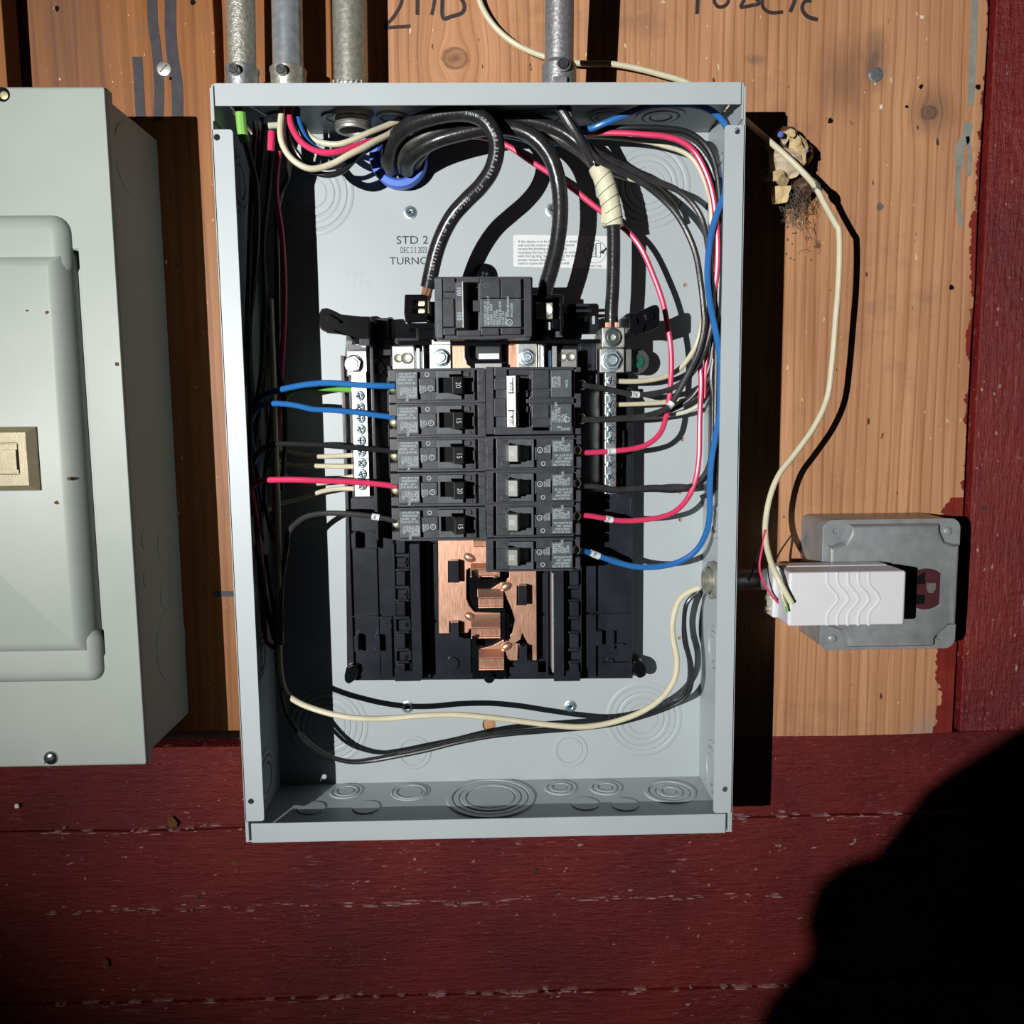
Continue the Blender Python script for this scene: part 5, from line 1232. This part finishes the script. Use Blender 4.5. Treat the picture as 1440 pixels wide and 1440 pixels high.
wire('cream wire inside the black ones round the top right corner', [(815, 188, .028), (860, 187, .036), (905, 185, .042), (945, 188, .045), (968, 198, .046), (984, 215, .046), (994, 240, .045), (999, 275, .044), (1000, 320, .042), (997, 370, .038), (991, 430, .034), (981, 480, .030), (962, 512, .029), (940, 528, .030), (910, 535, .034), (885, 536.5, .038), (866, 536, .041)], .0020, 'cream_w')
wire('cream wire entering the right neutral bar at its middle', [(800, 190, .012), (838, 192, .018), (885, 196, .024), (930, 204, .028), (975, 225, .03), (1000, 290, .034), (1006, 380, .036), (1006, 460, .036), (1003, 520, .034), (990, 548, .032), (965, 562, .031), (935, 566, .032), (900, 568, .036), (866, 569, .041)], .0018, 'cream_w')
wire('brownish white wire entering the right neutral bar below the sleeved black wires', [(1010, 480, .034), (1004, 530, .032), (992, 560, .030), (970, 577, .029), (940, 584, .030), (905, 587, .034), (868, 588, .041)], .0017, 'white_w')
wire('short cream wire emerging behind the taped cable at the upper right', [(800, 205, .026), (825, 222, .028), (850, 238, .026), (880, 250, .024), (905, 256, .024), (928, 268, .024), (948, 290, .022), (956, 310, .02)], .0020, 'cream_w')
wire('short blue wire glimpsed between the thick cables at the top', [(700, 188, .03), (735, 196, .028), (760, 203, .028), (790, 200, .036), (805, 193, .044)], .0018, 'blue_w')
wire('black wire dipping along the right wall down to the lower black pair', [(1010, 540, .036), (1005, 580, .036), (1010, 620, .036), (1006, 650, .036), (996, 668, .038), (978, 684, .04), (950, 690, .042), (920, 689, .044), (885, 690, .046), (860, 690, .050), (838, 687, .055)], .0018, 'black_w')
wire('black wire with taped tip standing against the inner right wall', [(1019, 250, .045), (1020, 320, .045), (1021, 380, .045), (1020, 440, .045), (1019, 520, .045), (1018, 600, .045), (1013, 660, .045), (1003, 690, .045), (985, 700, .044)], .0019, 'black_w')
wire('thin red wire behind the blue one beside the right wall', [(1012, 330, .048), (1010, 370, .048), (1004, 420, .046), (997, 470, .042), (992, 520, .040), (990, 560, .040)], .0017, 'red_w')

# ------------------------------------------------------------------ cream cable outside the boxes
w_, p_ = wire('cream cable crossing behind the lone grey conduit and hanging right down to the white adapter',
     [(664, -60, .008), (672, -8, .008), (682, 18, .008), (700, 42, .008), (725, 62, .009), (755, 76, .009), (790, 86, .010), (825, 89.5, .010), (860, 90, .010), (895, 96, .010), (930, 105, .010), (965, 116, .010), (1000, 136, .010), (1040, 163, .012), (1068, 187, .034), (1095, 210, .048), (1125, 238, .054), (1146, 262, .054), (1161, 290, .053), (1175, 315, .053), (1179, 321, .053), (1180, 330, .053), (1180.5, 355, .053), (1179, 400, .053), (1175, 450, .053), (1170, 510, .053), (1163, 560, .053), (1145, 600, .055), (1118, 638, .057), (1097, 665, .060), (1084, 695, .064), (1077, 730, .068), (1077, 760, .076), (1084, 790, .090), (1095, 815, .101), (1113, 848, .102)], .0022, 'cream_w', name='thermostat_cable', cat_='cable', n=8, inside=False)
obj('web_lump', MB().lathe(P(1147, 262, .053), (1, 0, -1.5), [(0, -.008), (.002, -.006), (.0033, -.002), (.0036, .001), (.0026, .005), (0, .007)], 10), 'fuzz', w_)
wire('thin red wire arching beside the cream cable into the white adapter', [(1076, 745, .074), (1072, 770, .078), (1068, 795, .080), (1072, 815, .080), (1082, 833, .080), (1094, 848, .078)], .0008, 'red_w', cat_='wire', inside=False)
wire('thin dark wire trailing from the cream cable beside the open box', [(1076, 755, .074), (1066, 780, .06), (1058, 805, .05), (1052, 820, .04)], .0006, 'black_w', inside=False)
wire('thin green wire end lying on the corner of the white adapter', [(1098, 822, .100), (1103, 840, .1005), (1108, 860, .1005)], .0010, 'green_w', n=4, inside=False)
wire('thin yellowish wire end beside the green one on the white adapter', [(1096, 818, .101), (1100, 838, .102), (1105, 852, .1015)], .0009, 'cream_w', n=4, inside=False)

# ------------------------------------------------------------------ side conduit nipple
q0 = P(1034, 815, .034); q1 = P(1150, 815, .034)
NP = thing('side_conduit', 'short shaded conduit joining the open box to the grey receptacle box', 'conduit', (q0.x, -.034, q0.z))
obj('pipe', MB().tube([Vector((W_+.0005, -.034, q0.z)), Vector((q1.x, -.034, q0.z))], .0088, 24), 'galv_dark', NP)
q = P(1083, 815, .034); obj('locknut', MB().lathe((q.x, -.034, q0.z), (1, 0, 0), [(.0088, 0), (.0125, 0), (.0125, .004), (.0112, .0045), (.0112, .012), (.0088, .012)], 16), 'galv_olive', NP, bevel=.0003)

# ------------------------------------------------------------------ grey receptacle box
CH = .050
A_ = P(1156, 731, CH); B_ = P(1348, 912, CH); jx0, jx1 = P(1155, 820, CH).x, P(1347, 820, CH).x; jz1, jz0 = P(1250, 730, CH).z, P(1250, 913, CH).z
JB = thing('receptacle_box', 'square worn grey metal box with a raised cover and a dark outlet', 'electrical box', ((jx0+jx1)/2, 0, jz0))
obj('box_body', MB().plate(rrect(jx0+.001, jx1-.001, jz0+.001, jz1-.001, .006, 4), 0, CH-.0015), 'box_grey', JB, bevel=.001)
mb = MB(); bm = mb.bm
def notch_rect(x0, x1, z0, z1, c, r):
    """square with the four corners cut in for the screw ears"""
    pts = []
    for (sx, sz) in ((1, 1), (-1, 1), (-1, -1), (1, -1)):
        X = x1 if sx > 0 else x0; Z = z1 if sz > 0 else z0
        a = [(X, Z-sz*c), (X-sx*r, Z-sz*(c)), (X-sx*(c-r), Z-sz*(c-r*.6)), (X-sx*c*.98, Z-sz*r), (X-sx*c, Z)]
        if (sx > 0) != (sz > 0): a = a[::-1]
        pts += a
    return pts
obj('cover_plate', MB().plate(rrect(jx0, jx1, jz0, jz1, .008, 5), CH-.0015, CH+.0002, [circ(*XZ(1175, 747, CH), .0021, 14), circ(*XZ(1321, 896, CH), .0021, 14)]), 'box_grey', JB, bevel=.0006)
rx0, rx1, rz0, rz1 = jx0+.0030, jx1-.0022, jz0+.0028, jz1-.0035
prof = [(0, CH), (.0004, CH+.003), (.0016, CH+.0055), (.0036, CH+.0065)]; loops = []
for ins, h in prof:
    L_ = notch_rect(rx0+ins, rx1-ins, rz0+ins, rz1-ins, .0165-.0*ins, .0045)
    loops.append([bm.verts.new((a, -h, c)) for a, c in L_])
for A, B in zip(loops, loops[1:]):
    for i in range(len(A)):
        j = (i+1) % len(A); bm.faces.new((A[i], A[j], B[j], B[i]))
bm.faces.new(loops[-1]); bmesh.ops.triangulate(bm, faces=[f for f in bm.faces if len(f.verts) > 4])
RC = obj('raised_cover', mb, 'box_grey', JB, bevel=.0012, seg=3)
for x, y in ((1332, 747), (1170, 898)):
    q = P(x, y, CH); obj('cover_screw', MB().lathe((q.x, -CH, q.z), FRONT, [(.0034, 0), (.0032, .0014), (.0018, .0022), (0, .0024)], 18), 'box_grey', JB)
# receptacle face
fh = CH+.0066; q = P(1301, 828, fh); R_ = 30/ (FPX/(.697-fh))
face = [(q.x+R_*math.cos(t), q.z+R_*math.sin(t)) for t in [math.radians(a) for a in range(0, 360, 8)]]
face = [(min(x, q.x+R_*.66), z) for x, z in face]
RF = obj('outlet_face', MB().plate(face, CH+.003, fh+.0012), 'brown', JB, bevel=.0006, label='maroon outlet face')
for pts in ([(1288, 812), (1301, 804), (1301, 821), (1290, 822)], [(1288, 836), (1301, 837), (1300, 849), (1287, 850)]):
    obj('slot', MB().pplate(pts, fh+.0016, fh), 'dark', RF)
q2 = P(1310, 827, fh); obj('slot', MB().pplate([(1304, 820), (1316, 820), (1316, 828), (1312, 834), (1306, 834), (1303, 828)], fh+.0016, fh), 'alu_dull', RF)

# ------------------------------------------------------------------ white plug-in adapter
AH = .098
ax0, ax1 = P(1109, 842, AH).x, P(1274, 842, AH).x; az1, az0 = P(1190, 804, AH).z, P(1190, 880, AH).z
AD = thing('plug_adapter', 'white plastic plug-in transformer with five wavy ridges over the grey box', 'adapter', ((ax0+ax1)/2, -CH, az0))
mb = MB()
mb.box(ax0, ax1, az0, az1, .074, AH)
obj('case_front', mb, 'white_plastic', AD, bevel=.0022, seg=4)
obj('case_back', MB().box(ax0-.0035, ax1-.002, az0+.0005, az1+.0005, CH+.0085, .0738), 'white_plastic', AD, bevel=.0018, seg=3)
obj('dark_plug_base', MB().box(ax1-.03, ax1+.004, az0+.004, az1-.002, CH+.0070, .070), 'black', AD, bevel=.001)
for k in range(5):
    x = 1163+k*14.6; pts = []
    for t in range(13):
        y = 804.5+75*t/12; s = max(0, 1-abs((y-842)/24)); s = s*s*(3-2*s); pts.append(P(x+s*15.5, y, AH+.0001))
    obj('ridge', MB().tube(pts, .0011, 8, flat=.5), 'white_plastic', AD)
    pts = [v+Vector((.0011, 0, 0)) for v in pts]
for z in (az0+.006, az0+.015):
    obj('terminal', MB().cyl((ax0-.0035, -.066, z), (-1, 0, 0), .0022, .003, 12), 'brass', AD)

# ------------------------------------------------------------------ torn paper clump behind the cable
NC = thing('paper_clump', 'torn clump of tan crumpled paper stuck on the board behind the cream cable', 'debris', P(1100, 300, .0))
def scrap(pts, h, mat, thick=.0010, crumple=.004, seed=0):
    """crumpled sheet: subdivided polygon pushed about by noise"""
    mb = MB(); q = [XZ(x, y, h) for x, y in pts]; mb.plate(q, h-thick, h)
    bmesh.ops.subdivide_edges(mb.bm, edges=[e for e in mb.bm.edges], cuts=3, use_grid_fill=True)
    for v in mb.bm.verts:
        n = noise.noise(Vector((v.co.x*90, seed, v.co.z*90))); n2 = noise.noise(Vector((v.co.x*260, seed+5, v.co.z*260)))
        v.co.y -= crumple*n*1.6+crumple*.35*n2; v.co.x += .0007*n2; v.co.z += .0007*n
    return obj('paper_scrap', mb, mat, NC, smooth=False)
scrap([(1083, 205), (1098, 203), (1112, 212), (1126, 224), (1131, 236), (1122, 247), (1109, 250), (1096, 249), (1083, 245), (1080, 225)], .032, 'card_pale', seed=1, crumple=.005)
scrap([(1110, 192), (1118, 186), (1127, 200), (1133, 214), (1134, 228), (1128, 236), (1120, 222), (1112, 210)], .034, 'card', seed=2)
scrap([(1083, 243), (1096, 240), (1112, 250), (1110, 258), (1099, 261), (1088, 256), (1076, 254)], .034, 'card', seed=3)
scrap([(1086, 262), (1098, 261), (1110, 263), (1107, 284), (1093, 285), (1085, 288)], .030, 'card', seed=4)
scrap([(1096, 186), (1106, 184), (1112, 192), (1104, 203), (1097, 196)], .034, 'card_pale', seed=5)
scrap([(1072, 205), (1083, 202), (1084, 212), (1076, 210)], .020, 'card', seed=6)
scrap([(1068, 240), (1078, 236), (1082, 250), (1072, 252)], .022, 'card', seed=7)
scrap([(1118, 184), (1127, 192), (1136, 208), (1134, 214), (1124, 200)], .028, 'card', seed=8)
scrap([(1104, 184), (1112, 181), (1120, 186), (1116, 194), (1108, 192)], .038, 'card', seed=9)
b1 = P(1097, 190, .040); obj('blue_scrap', MB().lathe(b1, FRONT, [(.0022, 0), (.0024, .002), (.0012, .0032), (0, .0034)], 9), 'bluebit', NC, smooth=False)
b1 = P(1134, 213, .034); obj('blue_scrap', MB().lathe(b1, FRONT, [(.0014, 0), (.001, .002), (0, .0026)], 8), 'bluebit', NC, smooth=False)
core = MB()
for i in range(7):
    q = P(1098+random.uniform(-12, 22), 232+random.uniform(-30, 40), .0); core.lathe((q.x, 0, q.z), FRONT, [(.011, 0), (.010, .012), (.006, .022), (0, .026)], 9)
obj('clump_core', core, 'wood_dark', NC, smooth=False)
random.seed(11)
mb = MB()
for i in range(150):
    if i < 130: x, y, h = random.gauss(1120, 8), random.gauss(275, 14), random.uniform(.004, .034)
    else:
        t = random.random(); x, y, h = 1092+55*t+random.gauss(0, 4), 288+28*t+80*max(0, t-.6)+random.gauss(0, 4), random.uniform(.001, .02)*(1-t*.7)
    a = P(x, y, h); pts = [a]
    for k in range(4): a = a+Vector((random.gauss(0, .0022), random.gauss(0, .001), random.gauss(-.0012, .0024))); a.y = min(a.y, -.0005); pts.append(a)
    mb.tube(pts, random.uniform(.00010, .00024), 4)
cw = obj('cobweb', mb, 'fuzz', smooth=False); tag(cw, 'dusty grey cobweb strands below the tan paper clump', 'cobweb'); cw['kind'] = 'stuff'
mb = MB()
for i in range(14):
    x, y = 1115+random.gauss(0, 11)+i*.4, 315+i*4+random.gauss(0, 5)
    q = P(x, y, .0005); mb.lathe((q.x, 0, q.z), FRONT, [(random.uniform(.0004, .0016), -.0004), (.0006, .0008), (0, .001)], 6)
cr = obj('dust_crumbs', mb, 'fuzz', smooth=False); tag(cr, 'crumbs of dust caught on the board under the cobweb', 'dust'); cr['kind'] = 'stuff'

# ------------------------------------------------------------------ the person taking the picture (their shoulder shades the lower right)
def skin_body(name, verts, edges, radii, mat, parent, root=0, sub=2):
    me = bpy.data.meshes.new(name); me.from_pydata([tuple(Vector(v)) for v in verts], edges, []); me.update()
    o = bpy.data.objects.new(name, me); COL.objects.link(o); o.parent = parent
    if parent: me.transform(Matrix.Translation(-ROOTLOC[parent.name]))
    s = o.modifiers.new('skin', 'SKIN'); s.use_smooth_shade = True
    for i, r in enumerate(radii):
        d = me.skin_vertices[0].data[i]; d.radius = (r, r) if not isinstance(r, tuple) else r; d.use_root = (i == root)
    ss = o.modifiers.new('sub', 'SUBSURF'); ss.levels = sub; ss.render_levels = sub
    me.materials.append(M[mat]); return o
PX0, PY0 = .015, -1.0
PER = thing('person', 'person in a dark jacket standing behind the camera, left arm hanging', 'person', (PX0, PY0, 0))
S = Z0
mb = MB()
def limb(pts, rr, n=6):
    path = cat(pts, n); R_ = []
    for i in range(len(path)):
        t = i/(len(path)-1)*(len(rr)-1); k = min(int(t), len(rr)-2); R_.append(rr[k]+(rr[k+1]-rr[k])*(t-k))
    mb.tube(path, .05, 20, R_)
def ball(x, z, r, y=PY0): mb.lathe((x, y, S+z-r), (0, 0, 1), [(r*math.sin(math.pi*i/10), r-r*math.cos(math.pi*i/10)) for i in range(11)], 24)
limb([(PX0, PY0, S-.60), (PX0, PY0, S-.3), (PX0, PY0, S), (PX0, PY0, S+.13), (PX0+.02, PY0, S+.20)], [.15, .15, .145, .12, .08])
ball(-.081, .186, .094); ball(-.178, .2190, .0205); ball(-.182, .186, .0265); ball(.13, .19, .085)
limb([(-.150, PY0, S+.16), (-.158, PY0, S-.02), (-.15, PY0+.04, S-.14), (-.10, PY0+.14, S-.18)], [.052, .050, .042, .034])
limb([(.17, PY0, S+.17), (.21, PY0, S-.02), (.20, PY0+.08, S-.10)], [.060, .050, .036])
body = obj('body', mb, 'sleeve', PER)
rm = body.modifiers.new('remesh', 'REMESH'); rm.mode = 'VOXEL'; rm.voxel_size = .006; rm.use_smooth_shade = True
nk = MB().lathe((PX0+.02, PY0, S+.20), (0, 0, 1), [(.05, 0), (.048, .06), (.05, .10), (0, .10)], 20); obj('neck', nk, 'skin', PER)
hd = MB(); hd.lathe((PX0+.02, PY0, S+.27), (0, 0, 1), [(0, -.03), (.045, -.02), (.062, .02), (.075, .07), (.078, .12), (.070, .17), (.045, .21), (0, .225)], 24)
obj('head', hd, 'skin', PER)
hr = MB(); hr.lathe((PX0+.02, PY0-.012, S+.34), (0, 0, 1), [(.078, 0), (.084, .05), (.080, .10), (.055, .145), (0, .162)], 24); obj('hair', hr, 'hair', PER)
